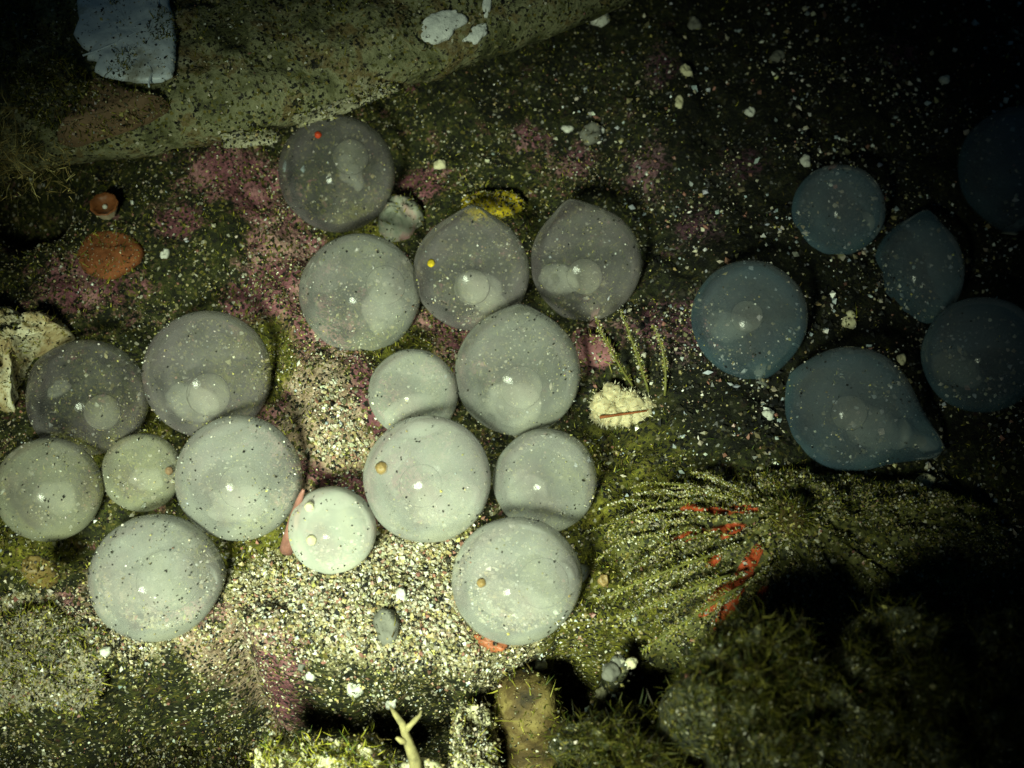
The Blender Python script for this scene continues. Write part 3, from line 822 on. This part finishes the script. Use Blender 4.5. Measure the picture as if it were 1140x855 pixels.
plate = lump('shell_fragment', 145, 35, 60, 50, 0.007, BLUEW, z=0.199, rings=26, segs=200, seed=6, rough=0.2, freq=5, sharp=6, sink=1,
             outline=[(78, -70), (80, 0), (85, 20), (82, 38), (95, 56), (106, 61), (102, 70), (117, 76), (113, 86), (123, 91), (140, 97), (165, 101), (190, 99), (200, 92), (201, 70), (197, 40), (191, 15), (184, 0), (172, -70)])
tag(plate, 'pale blue white shell fragment lying flat on the encrusted slab', 'shell fragment')
for a, b_ in (((92, 62), (168, 30)), ((128, 50), (133, 30)), ((164, 70), (169, 97))):
    q = [P(a[0] + (b_[0] - a[0]) * t + 3 * math.sin(t * 5), a[1] + (b_[1] - a[1]) * t, 0.2058) for t in np.linspace(0, 1, 9)]
    tube('ridge', [x - plate.location for x in q], 0.0011, BLUEW, plate, 6)
wedge = lump('broken_shell_wedge', 128, 132, 60, 26, 0.032, BROWN, z=0.168, rings=16, segs=90, seed=9, rough=0.12, sharp=2.5,
             outline=[(70, 162), (84, 138), (92, 110), (104, 94), (120, 98), (150, 110), (192, 120), (170, 132), (140, 146), (104, 158), (84, 166)])
coat(slab, 9000, 12000, 0.7, up=0.0, w=(30, 14, 2, 2, 3, 6, 1, 3, 18, 2, 0.5), blen=(.002, .008), clump=0.05)
coat(plate, 0, 2600, 0.8, blen=(.002, .007), clump=0.22)
coat(plate, 420, 0, w=(20, 8, 2, 3, 4, 3, 0, 2, 6, 2, 0), gs=0.0016)
coat(wedge, 900, 700, 0.7)
tag(wedge, 'brown wedge of broken shell under the pale blue fragment', 'shell fragment')
o = lump('silted_stone', 66, 118, 42, 34, 0.05, SILT, z=0.165, seed=14, rings=14, segs=60)
coat(o, 900, 2500, 0.6)
tag(o, 'dark rounded silted stone left of the brown shell wedge', 'stone')

weed = empty('brown_weed_clump', P(20, 90, 0.15))
tag(weed, 'shaggy brown weed clump in the top corner beside the pale blue fragment', 'seaweed')
n = 5000
bu = RNG.normal(8, 48, n); bv = RNG.uniform(-80, 205, n) + RNG.normal(0, 14, n)
k = (bu < 70 + 20 * np.sin(bv / 25)) & (bu > -130)
k &= ~((bu > 35) & (bv > 85) & (bv < 160))
bu, bv = bu[k], bv[k]
hh = 0.165 + 0.055 * fbm(bu / 40, bv / 40, 0, 3, 61)
bp_ = np.array([list(P(a, b2, c)) for a, b2, c in zip(bu, bv, hh)]) - np.array(weed.location)
WB = np.array([(0.18, 0.135, 0.04), (0.28, 0.21, 0.07), (0.08, 0.07, 0.026), (0.40, 0.34, 0.13)])
o = blades('frond', bp_, np.array((0, -0.1, 0.7)) + RNG.normal(size=(len(bu), 3)) * 0.9, RNG.uniform(0.004, 0.013, len(bu)), RNG.uniform(0.0003, 0.0007, len(bu)), WB[RNG.integers(0, 4, len(bu))] * RNG.uniform(.7, 1.2, (len(bu), 1)), weed, 2.2)
tag(o, None, None, None, 'stuff')
o = lump('holdfast', 0, 80, 85, 140, 0.07, SILT, weed, z=0.125, seed=15, rings=16, segs=70, rough=0.3)
coat(o, 1600, 6000, 0.8, blen=(.004, .014))

# animals and stones on the floor
o = lump('orange_sponge', 124, 284, 36, 30, 0.012, ORANGE, seed=21, rings=16, segs=70, rough=0.16, freq=3)
coat(o, 320, 160, gs=0.0012)
tag(o, 'smooth round orange sponge cushion below the tiny cup polyp', 'sponge')
cup = empty('cup_polyp', floor_pt(120, 237)); tag(cup, 'tiny brown cup polyp with pale rim above the orange sponge', 'polyp')
a = np.linspace(0, 2 * math.pi, 28, endpoint=False)
prof = [(0.010, 0), (0.013, 0.008), (0.0165, 0.017), (0.0155, 0.019), (0.012, 0.015), (0.006, 0.012), (0.0005, 0.011)]
Vc = np.array([[(rr * (1 + 0.05 * math.sin(9 * t)) * math.cos(t), rr * (1 + 0.05 * math.sin(9 * t)) * math.sin(t), zz) for t in a] for rr, zz in prof])
cupmat = soft_mat('cup_wall', (0.30, 0.16, 0.07), 0.3, 60)
mesh_obj('cup_wall', Vc[:3].reshape(-1, 3), grid_faces(3, 28, True), soft_mat('cup_rim', (0.42, 0.34, 0.24), 0.3, 60), cup)
disc = mesh_obj('oral_disc', Vc[2:].reshape(-1, 3), grid_faces(5, 28, True), soft_mat('cup_disc', (0.17, 0.06, 0.02), 0.4, 60), cup)
mesh_obj('mouth', SPH_DS * 0.003 + np.array((0, 0, 0.0125)), SPH_FS, PALE, disc)

o = lump('coral_chunk', 30, 400, 52, 50, 0.05, CORAL, seed=23, rings=18, segs=90, rough=0.35, freq=4,
         outline=[(-40, 350), (8, 348), (30, 362), (52, 360), (74, 368), (84, 376), (70, 386), (48, 392), (34, 402), (29, 420), (32, 462), (10, 458), (-40, 450)])
coat(o, 900, 500, 0.9)
tag(o, 'pale eroded coral chunk behind the dark clear egg at the edge', 'coral')
o = lump('pink_grey_pebble', 446, 246, 25, 24, 0.030, PINKST, seed=25, rings=10, segs=40, rough=0.2)
coat(o, 120, 90, 0.7)
tag(o, 'rounded pink and grey pebble between three upper eggs', 'pebble')
o = lump('yellow_sponge', 548, 229, 34, 18, 0.012, YSPONGE, seed=26, rings=14, segs=70, rough=0.5, freq=4)
coat(o, 500, 300, 1.5, blen=(.002, .004))
tag(o, 'small yellow sponge patch behind the pointed clear egg', 'sponge')
o = lump('pale_silt_lump', 40, 735, 80, 56, 0.018, stone_mat('pale_silt', [(0.3, (0.09, 0.08, 0.055)), (0.6, (0.20, 0.175, 0.13)), (0.8, (0.30, 0.26, 0.22))], scale=20, bumps=0.6, speck=(0.6, 0.58, 0.5), speck_amt=0.64), seed=27, rings=20, segs=110, rough=0.45, freq=4)
coat(o, 6500, 2500, 0.9, gs=0.0018)
tag(o, 'pale silty lump in the bottom corner below the silt dusted egg', 'sponge')
o = lump('amber_polyp', 48, 640, 20, 14, 0.03, soft_mat('amber_flesh', (0.16, 0.11, 0.035), 0.3, 40), seed=28, rings=10, segs=36, z=0.05)
coat(o, 120, 160, 0.9)
tag(o, 'blurred amber brown polyp between the yellowish and silt dusted eggs', 'polyp')

# pink thread between the two bright eggs
Ck, rk = EGG_CENTRES['k']
pts = [P(338, 545, 0.075), P(330, 562, 0.055), P(322, 580, 0.035), P(318, 600, 0.02)]
pts[-1] = floor_pt(320, 612)
o = tube('pink_thread', bez(pts[0], pts[1], pts[-1], 12), np.linspace(0.0015, 0.009, 12), soft_mat('pink_flesh', (0.24, 0.11, 0.09), 0.4, 50), None, 10, 0.2)
tag(o, 'thin pink thread of tissue between the bright egg and the cream egg', 'stalk')

foot_egg = [q for q in bpy.data.objects if q.get('label', '').startswith('clear egg with pointed top and a pink')][0]
foot = lump('pink_foot', 662, 392, 24, 16, 0.020, soft_mat('pink_foot', (0.22, 0.095, 0.105), 0.4, 50, 0.8, 0.2, 0.1), foot_egg, seed=35, rings=12, segs=44, rough=0.06, rot=0.3)
coat(foot, 160, 120, 0.8)
o = lump('orange_crust', 550, 716, 20, 9, 0.008, soft_mat('orange_crust', (0.28, 0.09, 0.04), 0.4, 60), seed=34, rings=10, segs=44, rough=0.4, rot=0.3)
coat(o, 120, 0); tag(o, 'small orange red crust showing beneath the lowest bright egg', 'sponge')
# pebbles and chips one can pick out: px, py, half sizes, material, label
PEB = [
 (668, 22, 11, 10, PALE, 'pale diamond shaped chip right of the slab at the top'),
 (490, 184, 7, 6, CREAMST, 'tiny cream pebble above the pink and grey pebble'),
 (835, 125, 6, 5, PALE, 'bright white pebble in the dark gravel above the speckled egg'),
 (763, 80, 7, 8, CREAMST, 'cream pebble near the top among dark gravel'),
 (756, 114, 5, 8, CREAMST, 'yellowish upright chip below the cream pebble in the gravel'),
 (867, 64, 9, 8, GREYST, 'greyish pebble high in the dark gravel'),
 (772, 28, 8, 8, GREYST, 'dull grey pebble close to the top edge'),
 (896, 180, 6, 8, PALE, 'white pebble touching the small shade tinted egg'),
 (1052, 90, 6, 6, PALE, 'white pebble high in the darkest gravel'),
 (1030, 537, 12, 9, CREAMST, 'smooth pale pebble under the long egg tail'),
 (945, 357, 10, 9, CREAMST, 'knobbly cream chip above the long tailed egg'),
 (855, 462, 7, 7, PALE, 'pale pebble beside the long tailed egg facing the bright clump'),
 (1003, 401, 6, 6, CREAMST, 'small tan pebble between the long tailed egg and its neighbour'),
 (848, 526, 8, 5, CREAMST, 'flat cream chip below the pale pebble near the red streaks'),
 (882, 530, 8, 6, PALE, 'white shell chip in the gravel under the long tailed egg'),
 (856, 617, 7, 8, CREAMST, 'oval cream pebble beneath the round brown siphon'),
 (704, 596, 8, 7, GREYST, 'pale grey pebble in the green algae right of the eggs'),
 (672, 646, 6, 6, AMBER, 'round amber pebble in the algae beside the lowest bright egg'),
 (432, 697, 16, 20, GREYST, 'dark grey angular stone lying on the sand'),
 (446, 664, 6, 8, PALE, 'white shell chip on the sand beside the grey stone'),
 (396, 765, 11, 11, PALE, 'pale blue grey chip at the brink of the sand'),
 (346, 752, 6, 6, PALE, 'round pale pebble with a dark dot at the brink'),
 (335, 742, 5, 5, GREYST, 'small grey pebble next to the dotted one at the brink'),
 (602, 738, 8, 7, PALE, 'bright white chip below the lowest bright egg'),
 (436, 783, 7, 6, PALE, 'white chip above the tip of the pale twig'),
 (48, 690, 7, 6, PALE, 'white chip in the sand near the bottom corner'),
 (118, 726, 7, 5, PALE, 'white shell chip below the silt dusted egg'),
 (184, 283, 5, 6, PALE, 'small square white grain right of the orange sponge'),
 (658, 150, 14, 11, GREYST, 'greenish grey pebble high on the reef floor'),
 (632, 144, 8, 4, PALE, 'thin pale shell splinter left of the greenish pebble'),
 (620, 540, 4, 4, PALE, ''),
]
for i, (px, py, a_, b_, mt, lb) in enumerate(PEB):
    if not lb: continue
    o = lump('pebble', px, py, a_, b_, min(a_, b_) / 1000 * 0.9, mt, seed=40 + i, rings=7, segs=18, rough=0.45, rot=random.uniform(-.6, .6), freq=1.6)
    if max(a_, b_) > 9: coat(o, 40, 12, 0.7, gs=0.0012)
    tag(o, lb, 'pebble', 'pebbles and chips on the reef floor')

# grains stuck on eggs that are big enough to single out
def on_egg(k, px, py, rp_, mat, name, lab):
    C, r = EGG_CENTRES[k]
    d = px_dir(px, py).normalized(); oc = CAM - C
    b2 = oc.dot(d); disc = b2 * b2 - (oc.length_squared - r * r)
    hit = CAM + d * (-b2 - math.sqrt(max(disc, 0)))
    q = SPH_DS * (rp_ / 1000) * (1 + 0.2 * fbm(SPH_DS[:, 0] * 2 + px, SPH_DS[:, 1] * 2, SPH_DS[:, 2] * 2, 2))[:, None]
    o = mesh_obj(name, q, SPH_FS, mat); o.location = hit
    tag(o, lab, 'grain', 'large grains stuck on the eggs')
on_egg('g', 425, 521, 6.5, AMBER, 'round_grain', 'round amber grain stuck on the large milky egg')
on_egg('i', 536, 649, 4.5, AMBER, 'round_grain', 'round amber grain stuck on the lowest bright egg')
on_egg('c', 480, 293, 4.5, YSPONGE, 'round_grain', 'yellow grain on the clear egg in front of the yellow patch')
on_egg('j', 345, 564, 5.5, CREAMST, 'round_grain', 'upper tan flake on the opaque cream egg')
on_egg('j', 347, 601, 5.5, CREAMST, 'round_grain', 'lower tan flake on the opaque cream egg')
on_egg('a', 354, 150, 4, RED, 'round_grain', 'tiny red fleck on the egg under the slab rim')
on_egg('o', 188, 524, 4.5, BROWN, 'round_grain', 'brown flake on the small yellow green egg')

# white fluffy colony
colony = empty('fluffy_colony', floor_pt(690, 452)); tag(colony, 'cream white fluffy bubbly colony with an orange spine', 'bryozoan')
FLUFF = soft_mat('cream_fluff', (0.38, 0.33, 0.20), 0.15, 120, 0.6, 0.5)
for i, (dx, dy, rr) in enumerate([(-20, -2, 13), (-10, -14, 12), (-24, 10, 9), (-8, 10, 12), (4, 0, 11), (16, -2, 13), (26, 6, 10), (20, 12, 10), (6, 12, 11), (-2, -12, 9), (10, -10, 9), (-16, 14, 8), (28, -2, 8)]):
    q = SPH_DS * (1 + 0.30 * fbm(SPH_DS[:, 0] * 3 + i, SPH_DS[:, 1] * 3, SPH_DS[:, 2] * 3, 2, 5))[:, None] * rr / 1000
    q = q + img_vec(dx, dy, 10) / 1000
    mesh_obj('tuft', q, SPH_FS, FLUFF, colony)
    m_ = 70
    dd = RNG.normal(size=(m_, 3)); dd /= np.linalg.norm(dd, axis=1)[:, None]
    o = blades('bristle', dd * rr * 0.95 / 1000 + img_vec(dx, dy, 10) / 1000, dd, RNG.uniform(0.003, 0.007, m_), np.full(m_, 0.0006), np.tile((0.50, 0.46, 0.33), (m_, 1)), colony, 0.8)
    o['kind'] = 'stuff'
tube('spine', [colony.location + Vector(img_vec(-24 + 52 * t, 12 - 7 * t, 24) / 1000) for t in np.linspace(0, 1, 6)], np.linspace(0.0018, 0.0008, 6), ORANGE, colony, 6)

# ------------------------------------------------------------------ silted red sponge with radiating ridges
MC = (868, 596)
mound_base = floor_pt(*MC)
mound = empty('ridged_red_sponge', mound_base); tag(mound, 'silt covered red sponge mound with radiating ridges and round siphon', 'sponge')
na, nrg = 260, 60
A = np.linspace(0, 2 * math.pi, na, endpoint=False)
S = np.linspace(0.02, 1, nrg)
AA, SS = np.meshgrid(A, S)
rx = np.where(np.cos(AA) < 0, 215, 300); ry = np.where(np.sin(AA) > 0, 140, 76)
du, dv = np.cos(AA) * rx * SS, np.sin(AA) * ry * SS
def ridge_f(a_, s_): return np.clip(2.2 * fbm(np.cos(a_) * 7.0, np.sin(a_) * 7.0, s_ * 1.6, 3, 71), -1, 1)
ridge = ridge_f(AA, SS)
hz = 0.055 * (1 - SS ** 1.5) + 0.008 * ridge * sstep(0.2, 0.5, SS) * (0.25 + 0.75 * sstep(-0.5, 0.5, np.sin(AA) - 0.6 * np.cos(AA))) * (1 - sstep(0.85, 1, SS)) + 0.016 * fbm(du / 24, dv / 24, 0, 4, 72, 0.6) - 0.05 * sstep(0.7, 1, SS)
kk = 1 / 1000
Vm = np.stack([du * kk, -dv * kk / math.sin(ELEV), hz], -1).reshape(-1, 3)
redm = np.zeros_like(du)
for (rx_, ry_, ln_, wd_) in [(786, 560, 26, 8), (772, 583, 24, 7), (806, 583, 20, 8), (768, 562, 14, 5), (826, 612, 22, 8), (812, 632, 26, 9), (800, 652, 22, 8), (836, 640, 14, 6), (785, 610, 14, 5), (824, 560, 16, 6), (790, 640, 18, 6)]:
    ox_, oy_ = rx_ - MC[0], ry_ - MC[1] + 26
    ld = math.hypot(ox_, oy_); ax_, ay_ = ox_ / ld, oy_ / ld
    pa = (du - ox_) * ax_ + (dv - oy_) * ay_; pb_ = -(du - ox_) * ay_ + (dv - oy_) * ax_
    redm = np.maximum(redm, np.exp(-((pa / ln_) ** 2 + (pb_ / wd_) ** 2)))
redm = np.clip(redm * (0.85 + 0.5 * fbm(du / 9, dv / 9, 0, 3, 77)) - 0.15 * np.clip(ridge, 0, 1), 0, 1)
mk = np.stack([redm.ravel(), np.zeros(redm.size), np.zeros(redm.size)], -1)
mm, nt, N, L, B = new_mat('silted_sponge')
at = N.new('ShaderNodeAttribute'); at.attribute_name = 'mask'
sp = N.new('ShaderNodeSeparateColor'); L.new(at.outputs['Color'], sp.inputs[0])
n1 = noise_node(nt, 60, 6, 0.7)
rr_ = ramp(N, [(0.3, (0.02, 0.02, 0.006)), (0.5, (0.065, 0.065, 0.016)), (0.7, (0.15, 0.145, 0.045))]); L.new(n1.outputs['Fac'], rr_.inputs[0])
mad = N.new('ShaderNodeMath'); mad.operation = 'MULTIPLY_ADD'; L.new(n1.outputs['Fac'], mad.inputs[0]); mad.inputs[1].default_value = 0.35; L.new(sp.outputs[0], mad.inputs[2])
gt = N.new('ShaderNodeMapRange'); gt.inputs[1].default_value = 0.48; gt.inputs[2].default_value = 0.58; L.new(mad.outputs[0], gt.inputs[0])
L.new(mix_node(nt, gt.outputs[0], grain_overlay(nt, rr_.outputs[0], 320, 0.5, 0.6), (0.30, 0.045, 0.012)), B.inputs['Base Color'])
B.inputs['Roughness'].default_value = 0.7; B.inputs['Specular IOR Level'].default_value = 0.25
bump(nt, B, n1.outputs['Fac'], 0.7)
mesh_obj('ridged_body', Vm, grid_faces(nrg, na, True), mm, mound, masks=mk)
# silt and bristles along the ridges
n = 70000
ta = RNG.uniform(0, 2 * math.pi, n); ts = RNG.uniform(0.0, 1.0, n) ** 0.62
rid = ridge_f(ta, ts)
ddx, ddy = np.cos(ta) * np.where(np.cos(ta) < 0, 215, 300) * ts, np.sin(ta) * np.where(np.sin(ta) > 0, 140, 76) * ts
ia = np.clip((ta / (2 * math.pi) * na).astype(int), 0, na - 1); is_ = np.clip(((ts - 0.02) / 0.98 * (nrg - 1)).astype(int), 0, nrg - 1)
k = (RNG.uniform(size=n) < np.clip(0.6 + 0.45 * rid, 0.15, 1)) & (RNG.uniform(size=n) > 0.75 * redm[is_, ia]) & (RNG.uniform(size=n) > sstep(0.72, 1.0, ts)) & (RNG.uniform(size=n) < np.where(np.cos(ta) < 0.2, 1, 0.8))
ta, ts, rid = ta[k], ts[k], rid[k]
rx = np.where(np.cos(ta) < 0, 215, 300); ry = np.where(np.sin(ta) > 0, 140, 76)
gx, gy = np.cos(ta) * rx * ts, np.sin(ta) * ry * ts
gz = 0.055 * (1 - ts ** 1.5) + 0.008 * rid * (0.25 + 0.75 * sstep(-0.5, 0.5, np.sin(ta) - 0.6 * np.cos(ta))) + 0.016 * fbm(gx / 24, gy / 24, 0, 4, 72, 0.6) - 0.05 * sstep(0.7, 1, ts)
gp = np.stack([gx * kk, -gy * kk / math.sin(ELEV), gz + 0.001], -1)
h2 = len(gp) // 2
sz = 0.0007 + 0.0018 * RNG.uniform(size=h2) ** 3
o = grains('silt_grain', gp[:h2], sz, pick(h2, (16, 12, 4, 2.5, 6, 10, 1, 6, 22, 6, 0.7)), mound); o['kind'] = 'stuff'
gb = gp[h2:]; n = len(gb)
rad = np.stack([np.cos(ta[h2:]), -np.sin(ta[h2:]), np.full(n, 0.35)], -1) + RNG.normal(size=(n, 3)) * 0.6
o = blades('bristle', gb, rad, RNG.uniform(0.002, 0.006, n), RNG.uniform(0.0003, 0.0007, n), greens(n, 0.7), mound, 0.9); o['kind'] = 'stuff'
# siphon
SIPH = soft_mat('brown_siphon', (0.06, 0.042, 0.014), 0.4, 40, 0.8, 0.2, 0.1)
q = SPH_D * np.array((0.019, 0.019, 0.021)) * (1 + 0.06 * fbm(SPH_D[:, 0] * 3, SPH_D[:, 1] * 3, SPH_D[:, 2] * 3, 2))[:, None] + np.array((0.0, -0.004, 0.056))
coat(mesh_obj('siphon', q, SPH_F, SIPH, mound), 300, 700, 0.6)

STRAND = soft_mat('silted_strand', (0.085, 0.085, 0.018), 0.5, 90, 0.8, 0.1, 0.1)
for i in range(30):
    an = math.radians(100 + i * 4.8 + RNG.normal() * 5)                   # picture angles, fanning out towards the bright eggs
    pts = []
    r0 = RNG.uniform(0.3, 0.62); r1 = min(1.0, r0 + RNG.uniform(0.2, 0.45))
    bend = RNG.normal() * 0.16
    for t in np.linspace(0, 1, 12):
        sr = r0 + (r1 - r0) * t; aa = an + bend * t + 0.015 * math.sin(9 * t + i)
        x, y = math.cos(aa) * 215 * sr, math.sin(aa) * (140 if math.sin(aa) > 0 else 76) * sr
        pts.append(Vector((x * kk, -y * kk / math.sin(ELEV), 0.055 * (1 - sr ** 1.5) + 0.014 + 0.010 * math.sin(math.pi * t) - 0.02 * float(sstep(0.8, 1, sr)))) + mound.location)
    st = tube('strand', pts, np.linspace(0.0016, 0.0007, 12), STRAND, mound, 6)
    p_, n_ = surface_points(st, 90, -0.2)
    g = grains('silt_grain', p_ + n_ * 0.0006, RNG.uniform(0.0006, 0.0014, 90), pick(90, (5, 3, 7, 6, 8, 8, 0, 6, 10, 8, 0.5)), st); g['kind'] = 'stuff'
    b_, nb_ = surface_points(st, 70, -0.9)
    g = blades('fringe', b_, nb_ + RNG.normal(size=(70, 3)) * 0.5, RNG.uniform(.002, .007, 70), np.full(70, .0004), greens(70, 0.9), st, 0.8); g['kind'] = 'stuff'

# feathery hydroid fronds beside the colony and in front of the sponge
def frond(px0, py0, px1, py1, z0, z1, bow, nb, lab, leaf=0.006):
    p0, p1 = P(px0, py0, z0), P(px1, py1, z1)
    root = empty('hydroid_frond', p0); tag(root, lab, 'hydroid', 'feathery hydroid fronds')
    mid = (p0 + p1) / 2 + Vector((bow, 0, 0.012))
    path = bez(p0, mid, p1, 16)
    stem = tube('stem', path, np.linspace(0.0016, 0.0007, 16), soft_mat('hydroid_stem', (0.12, 0.12, 0.03), 0.3, 60), root, 6)
    t = RNG.uniform(0.08, 1, nb); idx = t * 15; i0 = np.minimum(idx.astype(int), 14)
    b0 = path[i0] + (path[i0 + 1] - path[i0]) * (idx - i0)[:, None] - np.array(p0)
    tg = path[-1] - path[0]; tg /= np.linalg.norm(tg)
    sd = np.cross(tg, np.array(FWD)); sd /= np.linalg.norm(sd)
    dirs = tg * 0.7 + np.outer(np.sign(RNG.normal(size=nb)), sd) + RNG.normal(size=(nb, 3)) * 0.25
    ln = leaf * (1.1 - 0.6 * t) * RNG.uniform(0.7, 1.2, nb)
    o = blades('branchlet', b0, dirs, ln, np.full(nb, 0.0007), greens(nb, 1.1), stem, 0.3); o['kind'] = 'stuff'
    ng = nb
    dn = dirs[:ng] / np.linalg.norm(dirs[:ng], axis=1)[:, None]
    o = grains('silt_grain', b0 + dn * (ln * RNG.uniform(0.2, 1, ng))[:, None], RNG.uniform(0.0006, 0.0013, ng), pick(ng, (6, 3, 5, 4, 8, 6, 0.5, 4, 8, 10, 0.5)), root); o['kind'] = 'stuff'
def fz(px, py): return floor_pt(px, py).z
frond(706, 432, 662, 352, fz(706, 432), 0.085, -0.01, 130, 'feathery frond leaning over the pink foot of the pointed egg')
frond(722, 436, 690, 345, fz(722, 436), 0.075, 0.0, 130, 'upright feathery frond just behind the white fluffy colony')
frond(740, 440, 727, 362, fz(740, 440), 0.06, 0.01, 110, 'feathery frond nearest the speckled egg above the colony')
frond(812, 640, 690, 690, 0.075, 0.06, 0.0, 200, 'long feathery frond sweeping from the sponge to the lowest egg', 0.009)
frond(826, 652, 715, 725, 0.085, 0.07, 0.0, 200, 'lower of the long feathery fronds sweeping over the dark gap', 0.009)
frond(800, 615, 665, 668, 0.07, 0.055, 0.0, 180, 'topmost long feathery frond on the flank of the ridged sponge', 0.008)

# ------------------------------------------------------------------ things standing in and before the gap
col_pts = bez(P(600, 905, -0.16), P(590, 820, -0.06), P(583, 752, -0.012), 16)
o = tube('brown_tube_sponge', col_pts, np.interp(np.linspace(0, 1, 16), [0, .75, .93, 1], [.040, .034, .028, .012]), stone_mat('tube_sponge', [(0.35, (0.02, 0.014, 0.005)), (0.5, (0.07, 0.045, 0.013)), (0.66, (0.17, 0.13, 0.04))], scale=34, bumps=1.0, speck=(0.02, 0.015, 0.01), speck_amt=0.68), None, 24, 0.25, 3)
coat(o, 900, 1500, 0.8, up=-0.9)
tag(o, 'thick brown tube sponge standing in the gap below the lowest egg', 'sponge')

twig = empty('pale_twig', P(462, 858, 0.02)); tag(twig, 'pale forked twig standing up at the bottom edge', 'twig')
z0 = 0.02
tube('main_stem', [P(464, 862, .02), P(462, 846, .03), P(457, 832, .036), P(452, 819, .04), P(448, 806, .046), P(440, 795, .05), P(434, 786, .053)], [.0062, .0056, .005, .0044, .0036, .0028, .001], BONE, twig, 10, .2, 2)
tube('side_branch', [P(452, 812, .043), P(458, 806, .046), P(463, 801, .05), P(467, 797, .053), P(469, 791, .056)], [.0035, .0026, .003, .002, .0012], BONE, twig, 8, .3, 4)
tube('side_branch', [P(454, 826, .038), P(447, 825, .042), P(441, 821, .045)], [.0035, .0034, .0015], BONE, twig, 8, .3, 5)
o = lump('pale_cap_stone', 470, 862, 28, 14, 0.03, CREAMST, z=-0.01, seed=81, rings=10, segs=40); coat(o, 200, 60, 1.0)
tag(o, 'smooth yellowish cap stone at the foot of the twig', 'stone')

def mossy(name, px, py, a_, b_, h_, z, lab, seed, k=1.0, nb=900, ng=900, cat='stone', mat=None):
    root = empty(name, P(px, py, z)); tag(root, lab, cat)
    o = lump('core', px, py, a_, b_, h_, mat or SILT, root, z=z, seed=seed, rings=18, segs=70, rough=0.6, freq=4)
    me = o.data; nv = len(me.vertices)
    co = np.empty(nv * 3); me.vertices.foreach_get('co', co); co = co.reshape(-1, 3)
    top = co[co[:, 2] > -0.1 * h_]
    j = RNG.integers(0, len(top), nb); bb = top[j] + RNG.normal(size=(nb, 3)) * 0.003
    g = blades('algae', bb, np.array((0, -0.1, 0.8)) + RNG.normal(size=(nb, 3)) * 0.7, RNG.uniform(.004, .016, nb), RNG.uniform(.0003, .0009, nb), greens(nb, k), root, 0.9); g['kind'] = 'stuff'
    j = RNG.integers(0, len(top), ng)
    g = grains('sand_speck', top[j] + RNG.normal(size=(ng, 3)) * 0.003, 0.0007 + 0.002 * RNG.uniform(size=ng) ** 3, pick(ng, (12, 8, 5, 3, 6, 7, 1, 6, 14, 4, 1)), root); g['kind'] = 'stuff'
mossy('mossy_stone', 395, 862, 42, 36, 0.05, -0.02, 'yellow green tufted stone at the bottom edge left of the twig', 82, 1.6, mat=CREAMST)
mossy('mossy_stone', 312, 850, 20, 28, 0.04, -0.04, 'small tufted stone furthest left along the bottom edge', 83, 1.4, 500, 500, mat=CREAMST)
mossy('mossy_stone', 350, 850, 14, 22, 0.03, -0.05, 'small tufted knob between two tufted stones at the bottom', 86, 1.4, 400, 400, mat=CREAMST)
mossy('sandy_stone', 528, 845, 34, 44, 0.05, -0.05, 'sand coated stone between the twig and the brown tube sponge', 84, 1.0, 300, 3200, mat=CREAMST)
mossy('dark_weedy_rock', 705, 868, 95, 60, 0.08, 0.02, 'weedy rock at the bottom edge right of the brown tube sponge', 85, 0.3, 12000, 900)
mossy('dark_weedy_rock', 840, 800, 90, 95, 0.10, 0.10, 'dark weedy rock in front of the ridged sponge', 87, 0.3, 14000, 900)
mossy('dark_weedy_rock', 1000, 800, 130, 95, 0.10, 0.09, 'broad black weedy rock in the bottom corner region', 88, 0.3, 14000, 700)
mossy('dark_weedy_rock', 1140, 810, 80, 90, 0.10, 0.12, 'outermost dark weedy rock touching the picture corner', 89, 0.3, 8000, 500)

worm = empty('grain_crusted_tube', P(660, 810, -0.08)); tag(worm, 'worm tube crusted with pale grains standing in the dark gap', 'worm tube')
wp = bez(P(662, 812, -0.10), P(674, 780, -0.04), P(690, 738, 0.03), 14)
tube('tube_wall', wp, np.linspace(.012, .010, 14), SILT, worm, 12, 0.3, 6)
m_ = 260
j = RNG.integers(0, 14, m_); ps = wp[j] + RNG.normal(size=(m_, 3)) * 0.007 - np.array(worm.location)
o = grains('crust_grain', ps, 0.001 + 0.003 * RNG.uniform(size=m_) ** 2, pick(m_, (8, 4, 6, 5, 2, 2, 0, 4, 6, 2, 6)), worm); o['kind'] = 'stuff'
for (dx, dy, rr) in [(680, 748, 9), (688, 736, 7), (703, 738, 6), (676, 765, 7), (670, 772, 6)]:
    p = P(dx, dy, 0.03 if dy < 750 else -0.01)
    q = SPH_DS * rr / 1000 * (1 + .3 * fbm(SPH_DS[:, 0] * 2 + dx, SPH_DS[:, 1] * 2, SPH_DS[:, 2] * 2, 2))[:, None] + np.array(p - worm.location)
    mesh_obj('pebble', q, SPH_FS, GREYST if rr > 6 else CREAMST, worm)
